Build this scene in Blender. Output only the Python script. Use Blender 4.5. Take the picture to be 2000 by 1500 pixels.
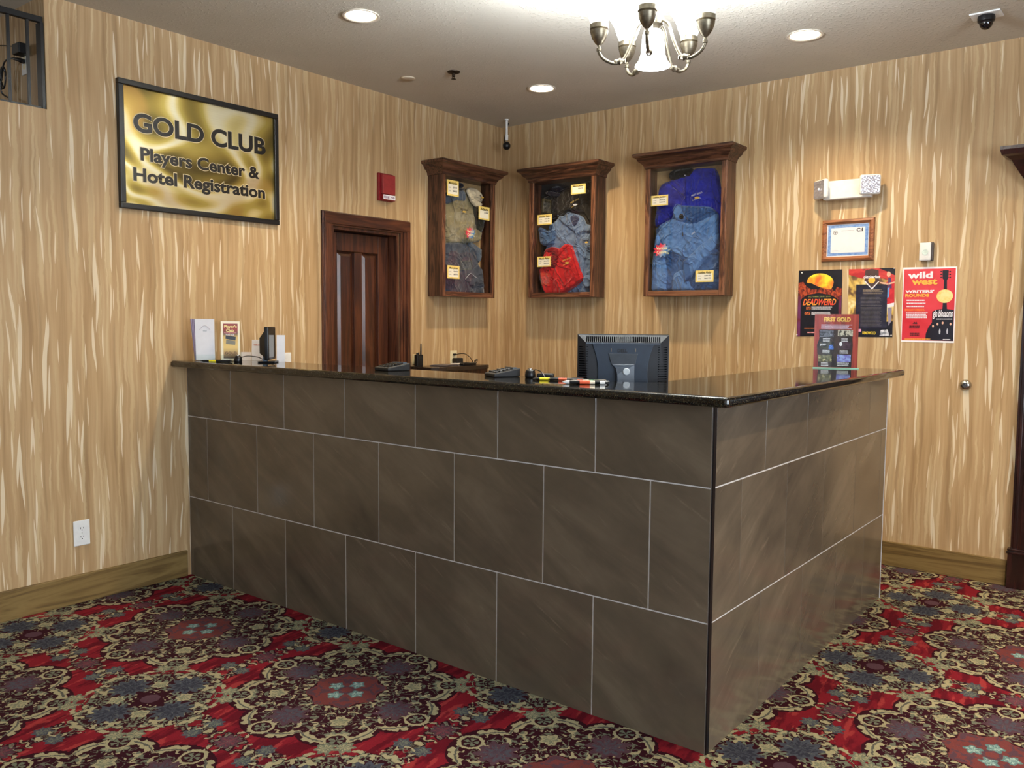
import bpy, bmesh, math, random
from mathutils import Vector, Matrix
from mathutils.geometry import delaunay_2d_cdt
random.seed(7)
PI = math.pi
for o in list(bpy.data.objects): bpy.data.objects.remove(o, do_unlink=True)
SC = bpy.context.scene
COL = SC.collection
# ------------------------------------------------------------------ camera
CX, CY, CZ = 4.3421, -5.3310, 1.4552
YAW, PITCH, ROLL, F = 0.6691, -0.0752, 0.0078, 1643.235
HC = 2.9933                       # ceiling height
def cam_axes():
    fw = Vector((-math.sin(YAW)*math.cos(PITCH), math.cos(YAW)*math.cos(PITCH), math.sin(PITCH)))
    rt = Vector((math.cos(YAW), math.sin(YAW), 0)); up = rt.cross(fw)
    c, s = math.cos(ROLL), math.sin(ROLL)
    return c*rt+s*up, -s*rt+c*up, fw
RT, UP, FW = cam_axes()
cd = bpy.data.cameras.new('camera'); cam = bpy.data.objects.new('camera', cd); COL.objects.link(cam)
m = Matrix((RT, UP, -FW)).transposed().to_4x4(); m.translation = (CX, CY, CZ); cam.matrix_world = m
cd.sensor_fit = 'HORIZONTAL'; cd.sensor_width = 36.0; cd.lens = F*36/2000; cd.clip_start = .05
SC.camera = cam
# ------------------------------------------------------------------ exposure, world, lights
vs = SC.view_settings
vs.view_transform = 'Standard'; vs.look = 'None'; vs.gamma = 1; vs.use_curve_mapping = False; vs.exposure = 0.0
wd = bpy.data.worlds.new('world'); SC.world = wd; wd.use_nodes = True
wd.node_tree.nodes['Background'].inputs[0].default_value = (.55, .66, .8, 1)
wd.node_tree.nodes['Background'].inputs[1].default_value = 1.0
def light(name, kind, loc, energy, color, **kw):
    l = bpy.data.lights.new(name, kind); l.energy = energy; l.color = color
    o = bpy.data.objects.new(name, l); o.location = loc; COL.objects.link(o)
    rot = kw.pop('rot', None)
    for k, v in kw.items(): setattr(l, k, v)
    if rot: o.rotation_euler = rot
    return o
# daylight entering through the lobby windows behind and beside the photographer
light('window_daylight', 'AREA', (3.2, -9.3, 1.5), 12, (.78, .9, 1), shape='RECTANGLE', size=5, size_y=2.0, rot=(PI/2, 0, 0))
light('side_window_daylight', 'AREA', (7.3, -5.0, 1.6), 260, (.8, .9, 1), shape='RECTANGLE', size=3.4, size_y=1.8, rot=(PI/2, 0, PI/2))
# unseen cool lamp added to brighten the stair space beyond the high opening
light('stair_fill', 'POINT', (-1.3, -4.7, 2.85), 9, (.8, .9, 1), shadow_soft_size=.06)
DOWN = [(1.003,-2.367),(0.945,-0.742),(2.687,-0.733),(4.43,-0.74),(4.43,-2.4),(6.1,-.74),(6.1,-2.4),(6.1,-4.1)]
DOWN_E = 105
CH = Vector((2.69, -2.38, 0))     # chandelier centre
CH_E = 80
# ------------------------------------------------------------------ helpers
def at(u, v, ax, val):
    d = FW + RT*(u-1000)/F - UP*(v-750)/F
    i = 'xyz'.index(ax); c = Vector((CX, CY, CZ)); t = (val-c[i])/d[i]
    return c + d*t
def s2l(c):
    c /= 255.0
    return c/12.92 if c <= .04045 else ((c+.055)/1.055)**2.4
def RGB(r, g, b): return (s2l(r), s2l(g), s2l(b), 1)
def empty(name, label, cat, loc=(0,0,0), rz=0, group=None):
    o = bpy.data.objects.new(name, None); o.empty_display_size = .1; COL.objects.link(o)
    o.location = loc; o.rotation_euler = (0,0,rz); o['label'] = label; o['category'] = cat
    if group: o['group'] = group
    return o
def tag(o, label=None, cat=None, group=None, kind=None):
    if label: o['label'] = label
    if cat: o['category'] = cat
    if group: o['group'] = group
    if kind: o['kind'] = kind
    return o
class MB:
    def __init__(s): s.v = []; s.f = []
    def add(s, vs, fs):
        n = len(s.v); s.v += [tuple(p) for p in vs]; s.f += [tuple(n+i for i in f) for f in fs]; return s
    def box(s, x0, x1, y0, y1, z0, z1):
        if x0 > x1: x0, x1 = x1, x0
        if y0 > y1: y0, y1 = y1, y0
        if z0 > z1: z0, z1 = z1, z0
        return s.add([(x0,y0,z0),(x1,y0,z0),(x1,y1,z0),(x0,y1,z0),(x0,y0,z1),(x1,y0,z1),(x1,y1,z1),(x0,y1,z1)],
              [(0,3,2,1),(4,5,6,7),(0,1,5,4),(1,2,6,5),(2,3,7,6),(3,0,4,7)])
    def lathe(s, prof, c=(0,0,0), seg=24, M=None):
        vs = []; fs = []
        for r, z in prof:
            for k in range(seg):
                a = 2*PI*k/seg; p = Vector((r*math.cos(a), r*math.sin(a), z))
                if M: p = M @ p
                vs.append(p+Vector(c))
        n = len(prof)
        for i in range(n-1):
            for k in range(seg):
                k2 = (k+1) % seg; fs.append((i*seg+k, i*seg+k2, (i+1)*seg+k2, (i+1)*seg+k))
        if prof[0][0] > 1e-4: fs.append(tuple(range(seg-1, -1, -1)))
        if prof[-1][0] > 1e-4: fs.append(tuple((n-1)*seg+k for k in range(seg)))
        return s.add(vs, fs)
    def tube(s, pts, r, seg=10):
        pts = [Vector(p) for p in pts]; vs = []; fs = []; n = len(pts)
        ref = Vector((0,0,1))
        for i, p in enumerate(pts):
            d = (pts[min(i+1,n-1)]-pts[max(i-1,0)]).normalized()
            a = d.cross(ref)
            if a.length < .15: a = d.cross(Vector((1,0,0)))
            a.normalize(); b = d.cross(a).normalized()
            rr = r[i] if isinstance(r, (list, tuple)) else r
            for k in range(seg):
                t = 2*PI*k/seg; vs.append(p+a*rr*math.cos(t)+b*rr*math.sin(t))
        for i in range(n-1):
            for k in range(seg):
                k2 = (k+1) % seg; fs.append((i*seg+k, i*seg+k2, (i+1)*seg+k2, (i+1)*seg+k))
        fs.append(tuple(range(seg-1,-1,-1))); fs.append(tuple((n-1)*seg+k for k in range(seg)))
        return s.add(vs, fs)
    def prism(s, poly, f0, f1):          # poly of 2D points; f0, f1 map a 2D point to the two caps
        n = len(poly)
        return s.add([f0(p) for p in poly]+[f1(p) for p in poly],
                     [tuple(range(n)), tuple(range(2*n-1, n-1, -1))]+[(i,(i+1)%n,n+(i+1)%n,n+i) for i in range(n)])
    def build(s, name, mat, parent=None, bevel=0, seg=2, smooth=False, loc=None, subsurf=0):
        me = bpy.data.meshes.new(name); me.from_pydata([tuple(p) for p in s.v], [], s.f)
        bm = bmesh.new(); bm.from_mesh(me); bmesh.ops.recalc_face_normals(bm, faces=bm.faces)
        if bevel:
            es = [e for e in bm.edges if len(e.link_faces) == 2 and e.calc_face_angle(0) > .6]
            bmesh.ops.bevel(bm, geom=es, offset=bevel, segments=seg, affect='EDGES', profile=.5, clamp_overlap=True)
        bm.to_mesh(me); bm.free()
        if smooth:
            for p in me.polygons: p.use_smooth = True
            me.set_sharp_from_angle(angle=.7)
        o = bpy.data.objects.new(name, me); COL.objects.link(o)
        if mat: me.materials.append(mat)
        if parent: o.parent = parent
        if loc: o.location = loc
        return o
def sub(pts, n=6):                       # Catmull-Rom through points
    P = [Vector(p) for p in pts]; out = []
    for i in range(len(P)-1):
        p0 = P[max(i-1,0)]; p1 = P[i]; p2 = P[i+1]; p3 = P[min(i+2,len(P)-1)]
        for k in range(n):
            t = k/n
            out.append(.5*((2*p1)+(p2-p0)*t+(2*p0-5*p1+4*p2-p3)*t*t+(3*p1-p0-3*p2+p3)*t**3))
    out.append(P[-1]); return out
# ------------------------------------------------------------------ node helpers
class X:
    def __init__(s, g, k): s.g = g; s.k = k
    def _m(s, op, *a):
        n = s.g.nt.nodes.new('ShaderNodeMath'); n.operation = op
        for i, v in enumerate((s,)+a):
            k = v.k if isinstance(v, X) else v
            if isinstance(k, (int, float)): n.inputs[i].default_value = k
            else: s.g.nt.links.new(k, n.inputs[i])
        return X(s.g, n.outputs[0])
    def __add__(s, o): return s._m('ADD', o)
    __radd__ = __add__
    def __sub__(s, o): return s._m('SUBTRACT', o)
    def __rsub__(s, o): return X(s.g, float(o))._m('SUBTRACT', s)
    def __mul__(s, o): return s._m('MULTIPLY', o)
    __rmul__ = __mul__
    def __truediv__(s, o): return s._m('DIVIDE', o)
    def abs(s): return s._m('ABSOLUTE')
    def sqrt(s): return s._m('SQRT')
    def sin(s): return s._m('SINE')
    def cos(s): return s._m('COSINE')
    def rnd(s): return s._m('ROUND')
    def pow(s, o): return s._m('POWER', o)
    def max(s, o): return s._m('MAXIMUM', o)
    def min(s, o): return s._m('MINIMUM', o)
    def lt(s, o): return s._m('LESS_THAN', o)
    def gt(s, o): return s._m('GREATER_THAN', o)
    def atan2(s, o): return s._m('ARCTAN2', o)
    def fract(s): return s._m('FRACT')
    def ss(s, a, b):                       # smoothstep a->b
        n = s.g.nt.nodes.new('ShaderNodeMapRange'); n.interpolation_type = 'SMOOTHSTEP'
        s.g.nt.links.new(s.k, n.inputs[0]); n.inputs[1].default_value = a; n.inputs[2].default_value = b
        return X(s.g, n.outputs[0])
class G:
    def __init__(s, name, rough=.5, metal=0, spec=.5, color=None, **kw):
        s.mat = bpy.data.materials.new(name); s.mat.use_nodes = True; s.nt = s.mat.node_tree
        s.b = s.nt.nodes['Principled BSDF']
        s.b.inputs['Roughness'].default_value = rough; s.b.inputs['Metallic'].default_value = metal
        s.b.inputs['Specular IOR Level'].default_value = spec
        if color: s.b.inputs['Base Color'].default_value = color
        for k, v in kw.items(): s.b.inputs[k].default_value = v
    def new(s, t): return s.nt.nodes.new(t)
    def link(s, a, b): s.nt.links.new(a.k if isinstance(a, X) else a, b)
    def pos(s, kind='Object'):
        if kind == 'World':
            n = s.new('ShaderNodeNewGeometry'); k = n.outputs['Position']
        else:
            n = s.new('ShaderNodeTexCoord'); k = n.outputs[kind]
        q = s.new('ShaderNodeSeparateXYZ'); s.link(k, q.inputs[0])
        return [X(s, q.outputs[i]) for i in range(3)]
    def vec(s, x, y, z=0.0):
        n = s.new('ShaderNodeCombineXYZ')
        for i, v in enumerate((x, y, z)):
            if isinstance(v, X) and not isinstance(v.k, (int, float)): s.link(v, n.inputs[i])
            else: n.inputs[i].default_value = float(v.k if isinstance(v, X) else v)
        return n.outputs[0]
    def noise(s, vec, scale=1, detail=2, rough=.5, dist=0, col=False):
        n = s.new('ShaderNodeTexNoise'); n.inputs['Scale'].default_value = scale; n.inputs['Detail'].default_value = detail
        n.inputs['Roughness'].default_value = rough; n.inputs['Distortion'].default_value = dist
        s.link(vec, n.inputs['Vector']); return X(s, n.outputs[1 if col else 0])
    def voro(s, vec, scale=1, rand=1, out='Distance', feature='F1'):
        n = s.new('ShaderNodeTexVoronoi'); n.feature = feature; n.inputs['Scale'].default_value = scale; n.inputs['Randomness'].default_value = rand
        s.link(vec, n.inputs['Vector']); return X(s, n.outputs[out]) if out != 'both' else (X(s, n.outputs['Distance']), n.outputs['Color'])
    def rand(s):
        n = s.new('ShaderNodeObjectInfo'); return X(s, n.outputs['Random'])
    def mix(s, a, b, f):
        n = s.new('ShaderNodeMix'); n.data_type = 'RGBA'
        for v, i in ((f, 0), (a, 6), (b, 7)):
            if isinstance(v, X): v = v.k
            if isinstance(v, (int, float, tuple)): n.inputs[i].default_value = v
            else: s.nt.links.new(v, n.inputs[i])
        return X(s, n.outputs[2])
    def ramp(s, f, stops):
        n = s.new('ShaderNodeValToRGB'); e = n.color_ramp.elements
        while len(e) < len(stops): e.new(.5)
        for k, (p, c) in enumerate(stops): e[k].position = p; e[k].color = c
        s.link(f, n.inputs[0]); return X(s, n.outputs[0])
    def color(s, c): s.link(c, s.b.inputs['Base Color']); return s
    def bump(s, h, strength=.2, dist=.01):
        n = s.new('ShaderNodeBump'); n.inputs['Strength'].default_value = strength; n.inputs['Distance'].default_value = dist
        s.link(h, n.inputs['Height']); s.link(n.outputs[0], s.b.inputs['Normal']); return s
def plain(name, c, rough=.5, metal=0, spec=.5, vary=.06, scale=30, bump=0, **kw):
    g = G(name, rough, metal, spec, **kw)
    tc = g.new('ShaderNodeTexCoord').outputs['Object']
    n = g.noise(tc, scale, 3)
    d = tuple(max(0, x*(1-vary*2.2)) for x in c[:3])+(1,); l = tuple(min(1, x*(1+vary*2.2)) for x in c[:3])+(1,)
    g.color(g.mix(d, l, n.ss(.25, .75)))
    if bump: g.bump(n, bump, .002)
    return g.mat
def glow(name, c, strength, base=(.8,.8,.8,1)):
    g = G(name, .4, color=base); g.b.inputs['Emission Color'].default_value = c; g.b.inputs['Emission Strength'].default_value = strength
    return g.mat
def clear_glass(name, tint=(1,1,1,1), r=.02, ior=1.5):
    g = G(name); nt = g.nt; nt.nodes.remove(g.b)
    tr = g.new('ShaderNodeBsdfTransparent'); tr.inputs[0].default_value = tint
    gl = g.new('ShaderNodeBsdfGlossy'); gl.inputs['Roughness'].default_value = r
    lw = g.new('ShaderNodeLayerWeight'); lw.inputs[0].default_value = .5
    fr = X(g, lw.outputs['Facing']).pow(5.0)*.96+(.04*(ior-1)*2)
    mx = g.new('ShaderNodeMixShader'); nt.links.new(fr.k, mx.inputs[0]); nt.links.new(tr.outputs[0], mx.inputs[1]); nt.links.new(gl.outputs[0], mx.inputs[2])
    nt.links.new(mx.outputs[0], nt.nodes['Material Output'].inputs[0]); return g.mat
# ------------------------------------------------------------------ materials of the setting
def mat_wallpaper():
    g = G('streaked wallpaper', .5, 0, .35)
    x, y, z = g.pos('World')
    s = x - y                                        # runs along either wall
    bend = g.noise(g.vec(s*1.5, z*1.7), 1, 2)
    wob = g.noise(g.vec(s*9, z*11, 3.3), 1, 3, .6)
    w = s + (bend-.5)*.05 + (wob-.5)*.006
    band = g.noise(g.vec(w*26, z*1.0, 1.0), 1, 3, .6)
    fine = g.noise(g.vec(w*85, z*1.9, 5.0), 1, 2, .5)
    c = g.ramp(band*.72+fine*.28, [(.30, RGB(154,122,84)), (.44, RGB(174,142,101)), (.54, RGB(184,153,112)), (.68, RGB(197,171,132))])
    # darker torn strips
    dk = g.noise(g.vec(w*30, z*.8, 9.0), 1, 2, .5)
    c = g.mix(c, RGB(130,101,68), (dk.ss(.58, .68))*.38)
    # pale torn strips with one hard edge
    st = g.noise(g.vec(w*24+wob*.5, z*.75, 14.0), 1, 1.5, .5)
    c = g.mix(c, RGB(214,190,148), (st.ss(.58, .62))*.34)
    st2 = g.noise(g.vec(w*38+wob*.5, z*1.1, 24.0), 1, 1, .5)
    c = g.mix(c, RGB(218,196,156), (st2.ss(.62, .65))*.40)
    # bright pointed slivers
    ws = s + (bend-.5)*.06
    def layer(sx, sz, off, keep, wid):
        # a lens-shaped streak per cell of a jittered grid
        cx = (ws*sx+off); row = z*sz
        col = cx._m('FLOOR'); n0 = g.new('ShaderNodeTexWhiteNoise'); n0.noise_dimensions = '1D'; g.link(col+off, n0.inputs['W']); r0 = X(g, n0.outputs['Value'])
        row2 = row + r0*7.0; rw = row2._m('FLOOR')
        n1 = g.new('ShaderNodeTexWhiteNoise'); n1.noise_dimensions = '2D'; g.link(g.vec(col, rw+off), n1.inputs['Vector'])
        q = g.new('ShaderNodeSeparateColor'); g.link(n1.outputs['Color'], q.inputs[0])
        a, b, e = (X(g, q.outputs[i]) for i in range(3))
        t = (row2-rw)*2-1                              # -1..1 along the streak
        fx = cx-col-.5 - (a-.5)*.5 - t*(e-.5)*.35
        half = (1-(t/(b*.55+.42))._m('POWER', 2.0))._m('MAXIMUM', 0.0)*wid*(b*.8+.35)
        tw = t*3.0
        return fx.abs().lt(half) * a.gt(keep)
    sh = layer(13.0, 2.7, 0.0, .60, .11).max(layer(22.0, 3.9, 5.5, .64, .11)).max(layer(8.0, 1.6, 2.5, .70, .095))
    c = g.mix(c, RGB(232,218,190), sh*((s.ss(1.5, 2.6))*.50+.25))  # daylight sheen put into the colour: slivers fainter towards the room corner
    # broad fading: slivers stay crisp, ground is mottled
    mot = g.noise(g.vec(s*2.2, z*1.6, 2.0), 1, 3)
    c = g.mix(c, RGB(156,128,93), mot.ss(.5, .75)*.28)
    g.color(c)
    r = g.new('ShaderNodeMapRange'); g.link(sh, r.inputs[0]); r.inputs[3].default_value = .52; r.inputs[4].default_value = .30
    g.link(r.outputs[0], g.b.inputs['Roughness'])
    g.bump(band+sh*.5, .12, .002)
    return g.mat
def mat_carpet():
    g = G('patterned carpet', .95, 0, .1)
    x, y, z = g.pos('World')
    j = g.noise(g.vec(x, y, 1.0), 75, 2, .6); j2 = g.noise(g.vec(x, y, 8.0), 75, 2, .6)
    x = x+(j-.5)*.016; y = y+(j2-.5)*.016
    U = (x-.807)/1.038; V = (y+3.21)/1.05
    u = U-U.rnd(); v = V-V.rnd()
    U2 = U-.5; V2 = V-.5
    ub = U2-U2.rnd(); vb = V2-V2.rnd()
    def fold(u, v):
        a = u.abs(); b = v.abs(); return a.max(b), a.min(b), (u*u+v*v).sqrt(), b.atan2(a)
    m_, n_, r, th = fold(u, v); mb, nb, rb, tb = fold(ub, vb)
    # ground: red with slanting brushed streaks along y
    sk = g.noise(g.vec(x*15+y*2.0, y*3.2), 1, 3, .6); sk2 = g.noise(g.vec(x*26+y*4, y*6, 4), 1, 2)
    red = g.mix(RGB(92,12,26), RGB(124,24,36), sk.ss(.44, .52))
    red = g.mix(red, RGB(152,52,52), sk2.ss(.57, .62)*sk.ss(.42, .5))
    maroon = RGB(50,10,22); cream = RGB(168,160,126); slate = RGB(72,76,86); slate_d = RGB(46,46,58); sage = RGB(112,118,100)
    mauve = RGB(84,58,68); teal = RGB(92,126,126); brick = RGB(112,56,54)
    # organic curls: folded noise (mirror symmetric like the weave)
    na = g.noise(g.vec(m_, n_, 2.2), 17, 1.5, .5, 1.1); nbn = g.noise(g.vec(mb, nb, 6.1), 19, 1.5, .5, 1.1)
    na2 = g.noise(g.vec(m_, n_, 12.2), 30, 1, .5, .8); nb2 = g.noise(g.vec(mb, nb, 16.1), 30, 1, .5, .8)
    curlA = ((na*30).sin()).gt(.72); curlB = ((nbn*30).sin()).gt(.62)
    leafA = na2.gt(.60); leafB = nb2.gt(.60)
    RA = ((th*4).cos().abs().pow(.7))*.065+.335
    RB = ((tb*4).cos())*.030+.255+((nb2-.5)*.12)
    col = red
    # chains along the cell edges
    ed = m_.max(.0); off = (m_-.5).abs()
    mc = n_; chain = (off.lt((mc*34).cos()*.018+.044+(na2-.5)*.10)) * mc.lt(.30)
    chA = chain*(1-r.lt(RA+.02))
    col = g.mix(col, maroon, chA*(na2.gt(.40)))
    col = g.mix(col, sage, chA*curlA*.9)
    col = g.mix(col, cream, chA*leafA)
    # motif B body
    inB = rb.lt(RB)
    col = g.mix(col, maroon, inB)
    col = g.mix(col, sage, inB*curlB*rb.gt(.07)); col = g.mix(col, cream, inB*leafB)
    edB = (rb-RB+.02).abs().lt(.016)
    col = g.mix(col, sage, edB*nb2.gt(.46)); col = g.mix(col, cream, edB*nb2.gt(.52))
    # motif A body
    inA = r.lt(RA)
    col = g.mix(col, maroon, inA)
    col = g.mix(col, sage, inA*curlA*r.gt(.13)*.85); col = g.mix(col, cream, inA*leafA*r.gt(.13))
    def flower(col, px, py, cx, cy, rad, pet, outer, inner, mask=1.0):
        dx = px-cx; dy = py-cy; d = (dx*dx+dy*dy).sqrt(); t = dy.atan2(dx)
        ra = ((t*pet).cos()*.16+.84)*rad
        k = d.lt(ra)
        f = g.noise(g.vec(t*4.0, d*38), 1, 2)
        col = g.mix(col, outer, k*(f.gt(.40)*.25+.75))
        col = g.mix(col, inner, d.lt(ra*.72)*f.gt(.50)*.85)
        return col, d
    col, _ = flower(col, m_, n_, .262, 0.0, .078, 9, mauve, slate)
    col, _ = flower(col, m_, n_, .178, .178, .040, 6, cream, sage)
    col, _ = flower(col, m_, n_, .262, .235, .030, 5, sage, cream)
    # centre: brick disc with teal quatrefoil
    dk = r.lt((th*8).cos()*.012+.138); col = g.mix(col, brick, dk); col = g.mix(col, mauve, dk*na2.gt(.5))
    col, _ = flower(col, m_, n_, .055, 0.0, .032, 5, teal, RGB(170,196,186))
    col = g.mix(col, brick, r.lt(.02))
    # scalloped cream outline of A with dark keyline
    dA = (RA-r)
    wA = (na2-.5)*.07+(((th*24).cos())*.006)+.018
    col = g.mix(col, maroon, (dA-.004).abs().lt(.034))
    col = g.mix(col, cream, (dA-.006).abs().lt(wA))
    col = g.mix(col, RGB(90,90,82), (dA-.006).abs().lt(.004))
    # tip rosettes
    for cx, cy in ((.372, .0), (.272, .272)):
        dx = m_-cx; dy = n_-cy; d = (dx*dx+dy*dy).sqrt()
        col = g.mix(col, cream, d.lt(.044)); col = g.mix(col, maroon, d.lt(.034)); col = g.mix(col, sage, d.lt(.026)*(((dy.atan2(dx))*5).cos().gt(-.2)))
    # B flowers
    col, _ = flower(col, mb, nb, .148, 0.0, .078, 11, slate, slate_d)
    col, _ = flower(col, mb, nb, .085, .085, .034, 5, cream, sage)
    col, _ = flower(col, mb, nb, .215, .17, .038, 7, sage, cream)
    dB = rb.lt(.034); col = g.mix(col, mauve, dB)
    # chain flowers
    col, _ = flower(col, m_, n_, .5, 0.0, .046, 8, mauve, RGB(120,60,70))
    col, _ = flower(col, m_, n_, .455, .145, .034, 7, slate, sage)
    # pile
    p = g.noise(g.vec(x, y, 3.0), 420, 2, .7)
    col = g.mix(col, (0.005,.005,.008,1), p.ss(.3, .8)*.42)
    g.color(col); g.bump(p, .5, .004)
    return g.mat
def mat_ceiling():
    g = G('knockdown ceiling', .85, 0, .2)
    tc = g.pos('World'); v = g.vec(tc[0], tc[1])
    n = g.noise(v, 3, 3); b = g.noise(v, 55, 3, .6, .4); b2 = g.noise(v, 22, 2)
    g.color(g.mix(RGB(200,193,178), RGB(212,205,191), n))
    g.bump(b.ss(.5, .72)*(b2.ss(.3,.6)*.7+.3)+g.noise(v, 160, 2)*.15, .5, .005); return g.mat
def mat_tile(name, a, b, c, rough=.14):
    g = G(name, rough, 0, .5)
    x, y, z = g.pos('World'); rn = g.rand()
    s = x-y*1.0
    k = s*.85-z*.75 ; l = z*.85+s*.5
    v = g.vec(k*.9+rn*17, l*5.0, rn*9)
    v2 = g.vec(k*2.2+rn*37, l*17.0, rn*5)
    n = g.noise(v, 1.3, 4, .6, .6); n2 = g.noise(v2, 1.5, 4, .65, .3); n3 = g.noise(g.vec(s, z, rn*20), 3.0, 4, .6)
    col = g.ramp(n*.6+n3*.4, [(.3, a), (.5, b), (.72, c)])
    col = g.mix(col, tuple(min(1,q*1.55) for q in c[:3])+(1,), n2.ss(.60, .78)*.35)
    col = g.mix(col, tuple(q*.6 for q in a[:3])+(1,), n3.ss(.6, .8)*.35)
    g.color(col); g.link(n3*.1+rough-.03, g.b.inputs['Roughness']); g.bump(n2, .04, .002)
    return g.mat
def mat_granite():
    g = G('black granite', .06, 0, .6)
    tc = g.new('ShaderNodeTexCoord').outputs['Object']
    d, cc = g.voro(tc, 420, 1, 'both'); q = g.new('ShaderNodeSeparateColor'); g.link(cc, q.inputs[0]); r = X(g, q.outputs[0])
    n = g.noise(tc, 60, 3)
    c = g.mix(RGB(14,13,12), RGB(56,46,30), r.gt(.82)*n.gt(.45)); c = g.mix(c, RGB(92,84,62), r.gt(.965)); c = g.mix(c, RGB(40,44,40), r.lt(.12))
    g.color(c); return g.mat
def mat_wood(name, a, b, c, axis='z', rough=.35, sc=1.0, coat=.2):
    g = G(name, rough, 0, .4); g.b.inputs['Coat Weight'].default_value = coat; g.b.inputs['Coat Roughness'].default_value = .25
    p = g.pos('Object'); i = 'xyz'.index(axis); q = [t*34*sc for t in p]; q[i] = p[i]*2.6*sc
    rn = g.rand()
    v = g.vec(q[0]+rn*7, q[1]+rn*3, q[2]+rn*11)
    n = g.noise(v, .55, 4, .6, 1.4); f = g.noise(v, 4.5, 3, .7)
    rings = ((n*26).sin()*.5+.5)
    col = g.ramp(rings*.55+f*.45, [(.2, a), (.5, b), (.8, c)])
    g.color(col); g.bump(f, .12, .001); return g.mat
M = {}
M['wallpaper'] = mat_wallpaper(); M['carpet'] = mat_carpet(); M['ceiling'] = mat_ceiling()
M['tile'] = mat_tile('slate look porcelain tile', RGB(78,69,58), RGB(96,85,71), RGB(118,105,88))
M['granite'] = mat_granite()
M['grout'] = plain('pale grout', RGB(196,192,190), .8, vary=.05)
M['base_wood'] = mat_wood('olive stained baseboard', RGB(96,74,38), RGB(116,92,50), RGB(130,106,62), 'y', .5, .5, .05)
M['base_wood_x'] = mat_wood('olive stained baseboard back', RGB(96,74,38), RGB(116,92,50), RGB(130,106,62), 'x', .5, .5, .05)
M['oak_z'] = mat_wood('stained oak upright', RGB(48,27,18), RGB(74,45,31), RGB(100,65,46), 'z')
M['oakf_z'] = mat_wood('lighter oak door stile', RGB(64,38,26), RGB(100,63,43), RGB(128,86,61), 'z')
M['oakf_x'] = mat_wood('lighter oak door rail', RGB(64,38,26), RGB(100,63,43), RGB(128,86,61), 'x')
M['oak_x'] = mat_wood('stained oak rail', RGB(48,27,18), RGB(74,45,31), RGB(100,65,46), 'x')
M['door_z'] = mat_wood('dark mahogany door wood', RGB(48,23,12), RGB(66,34,19), RGB(82,44,25), 'z', .32, .5)
M['door_y'] = mat_wood('dark mahogany casing head', RGB(52,25,14), RGB(74,39,23), RGB(92,52,32), 'x', .32, .5)
M['casing_z'] = mat_wood('dark mahogany casing', RGB(52,25,14), RGB(74,39,23), RGB(92,52,32), 'z', .32, .5)
M['plum_z'] = mat_wood('blackish cherry trim', RGB(26,10,8), RGB(40,17,14), RGB(52,24,20), 'z', .22, .5, .4)
M['black'] = plain('black plastic', RGB(14,15,18), .35)
M['black_matte'] = plain('black matte plastic', RGB(20,21,25), .6)
M['black_metal'] = plain('black painted metal', RGB(8,8,11), .35, 0, .4)
M['white'] = plain('white plastic', RGB(232,232,230), .35, vary=.02)
M['ivory'] = plain('ivory plastic', RGB(228,216,178), .4, vary=.02)
M['chrome'] = plain('brushed steel', RGB(190,188,182), .22, 1, vary=.03)
M['pewter'] = plain('antique pewter', RGB(120,112,96), .35, .85, vary=.12, scale=60)
M['glass'] = clear_glass('cabinet glass'); M['acrylic'] = clear_glass('clear acrylic', (.96,.98,.97,1), .03, 1.38)
M['acrylic_edge'] = plain('green acrylic edge', RGB(150,205,185), .2, vary=.02)
M['paper'] = plain('white paper', RGB(244,242,246), .6, vary=.01)
M['lilac'] = plain('lilac tinted paper', RGB(214,196,226), .6, vary=.04)
M['ink'] = plain('dark ink', RGB(26,24,26), .5)
# ------------------------------------------------------------------ the setting
RX, RY = 7.4, -9.4
def struct(o): o['kind'] = 'structure'; return o
struct(MB().box(-.6, RX+.15, RY-.15, .15, -.1, 0).build('floor', M['carpet']))
struct(MB().box(-1.9, RX+.15, RY-.15, .15, HC, HC+.12).build('ceiling', M['ceiling']))
OY = -3.475                       # right edge of the high opening in the left wall
D0, D1, DZ = -1.738, -1.138, 2.06   # door opening
w = MB()
w.box(-.15, 0, D1, .15, 0, HC).box(-.15, 0, D0, D1, DZ, HC).box(-.15, 0, OY, D0, 0, HC).box(-.15, 0, -5.2, OY, 0, 2.455).box(-.15, 0, RY, -5.2, 0, HC)
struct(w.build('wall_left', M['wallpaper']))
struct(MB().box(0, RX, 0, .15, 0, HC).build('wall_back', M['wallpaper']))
w = MB()
for x0, x1, z0, z1 in ((0,.8,0,HC),(5.6,RX,0,HC),(.8,5.6,0,.5),(.8,5.6,2.5,HC)): w.box(x0, x1, RY-.15, RY, z0, z1)
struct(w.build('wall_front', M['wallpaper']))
w = MB()
for y0, y1, z0, z1 in ((-3.3,0,0,HC),(RY,-6.7,0,HC),(-6.7,-3.3,0,.7),(-6.7,-3.3,2.5,HC)): w.box(RX, RX+.15, y0, y1, z0, z1)
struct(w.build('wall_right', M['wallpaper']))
# space beyond the high opening: its side wall and far wall
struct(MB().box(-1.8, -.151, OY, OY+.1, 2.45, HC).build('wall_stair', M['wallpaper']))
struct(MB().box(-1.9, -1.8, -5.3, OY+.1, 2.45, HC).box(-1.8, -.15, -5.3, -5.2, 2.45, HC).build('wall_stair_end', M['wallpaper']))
struct(MB().box(-1.8, -.151, -5.2, OY, 2.40, 2.45).build('floor_stair', M['base_wood']))
# baseboards
struct(MB().box(.0005, .016, RY, -2.80, 0, .147).build('baseboard_left', M['base_wood'], bevel=.004))
struct(MB().box(3.0, 3.655, -.016, -.0005, 0, .147).build('baseboard_back', M['base_wood_x'], bevel=.004))
struct(MB().box(0.02, 3.0, -.016, -.0005, 0, .147).build('baseboard_back', M['base_wood_x'], bevel=.004))
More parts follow.
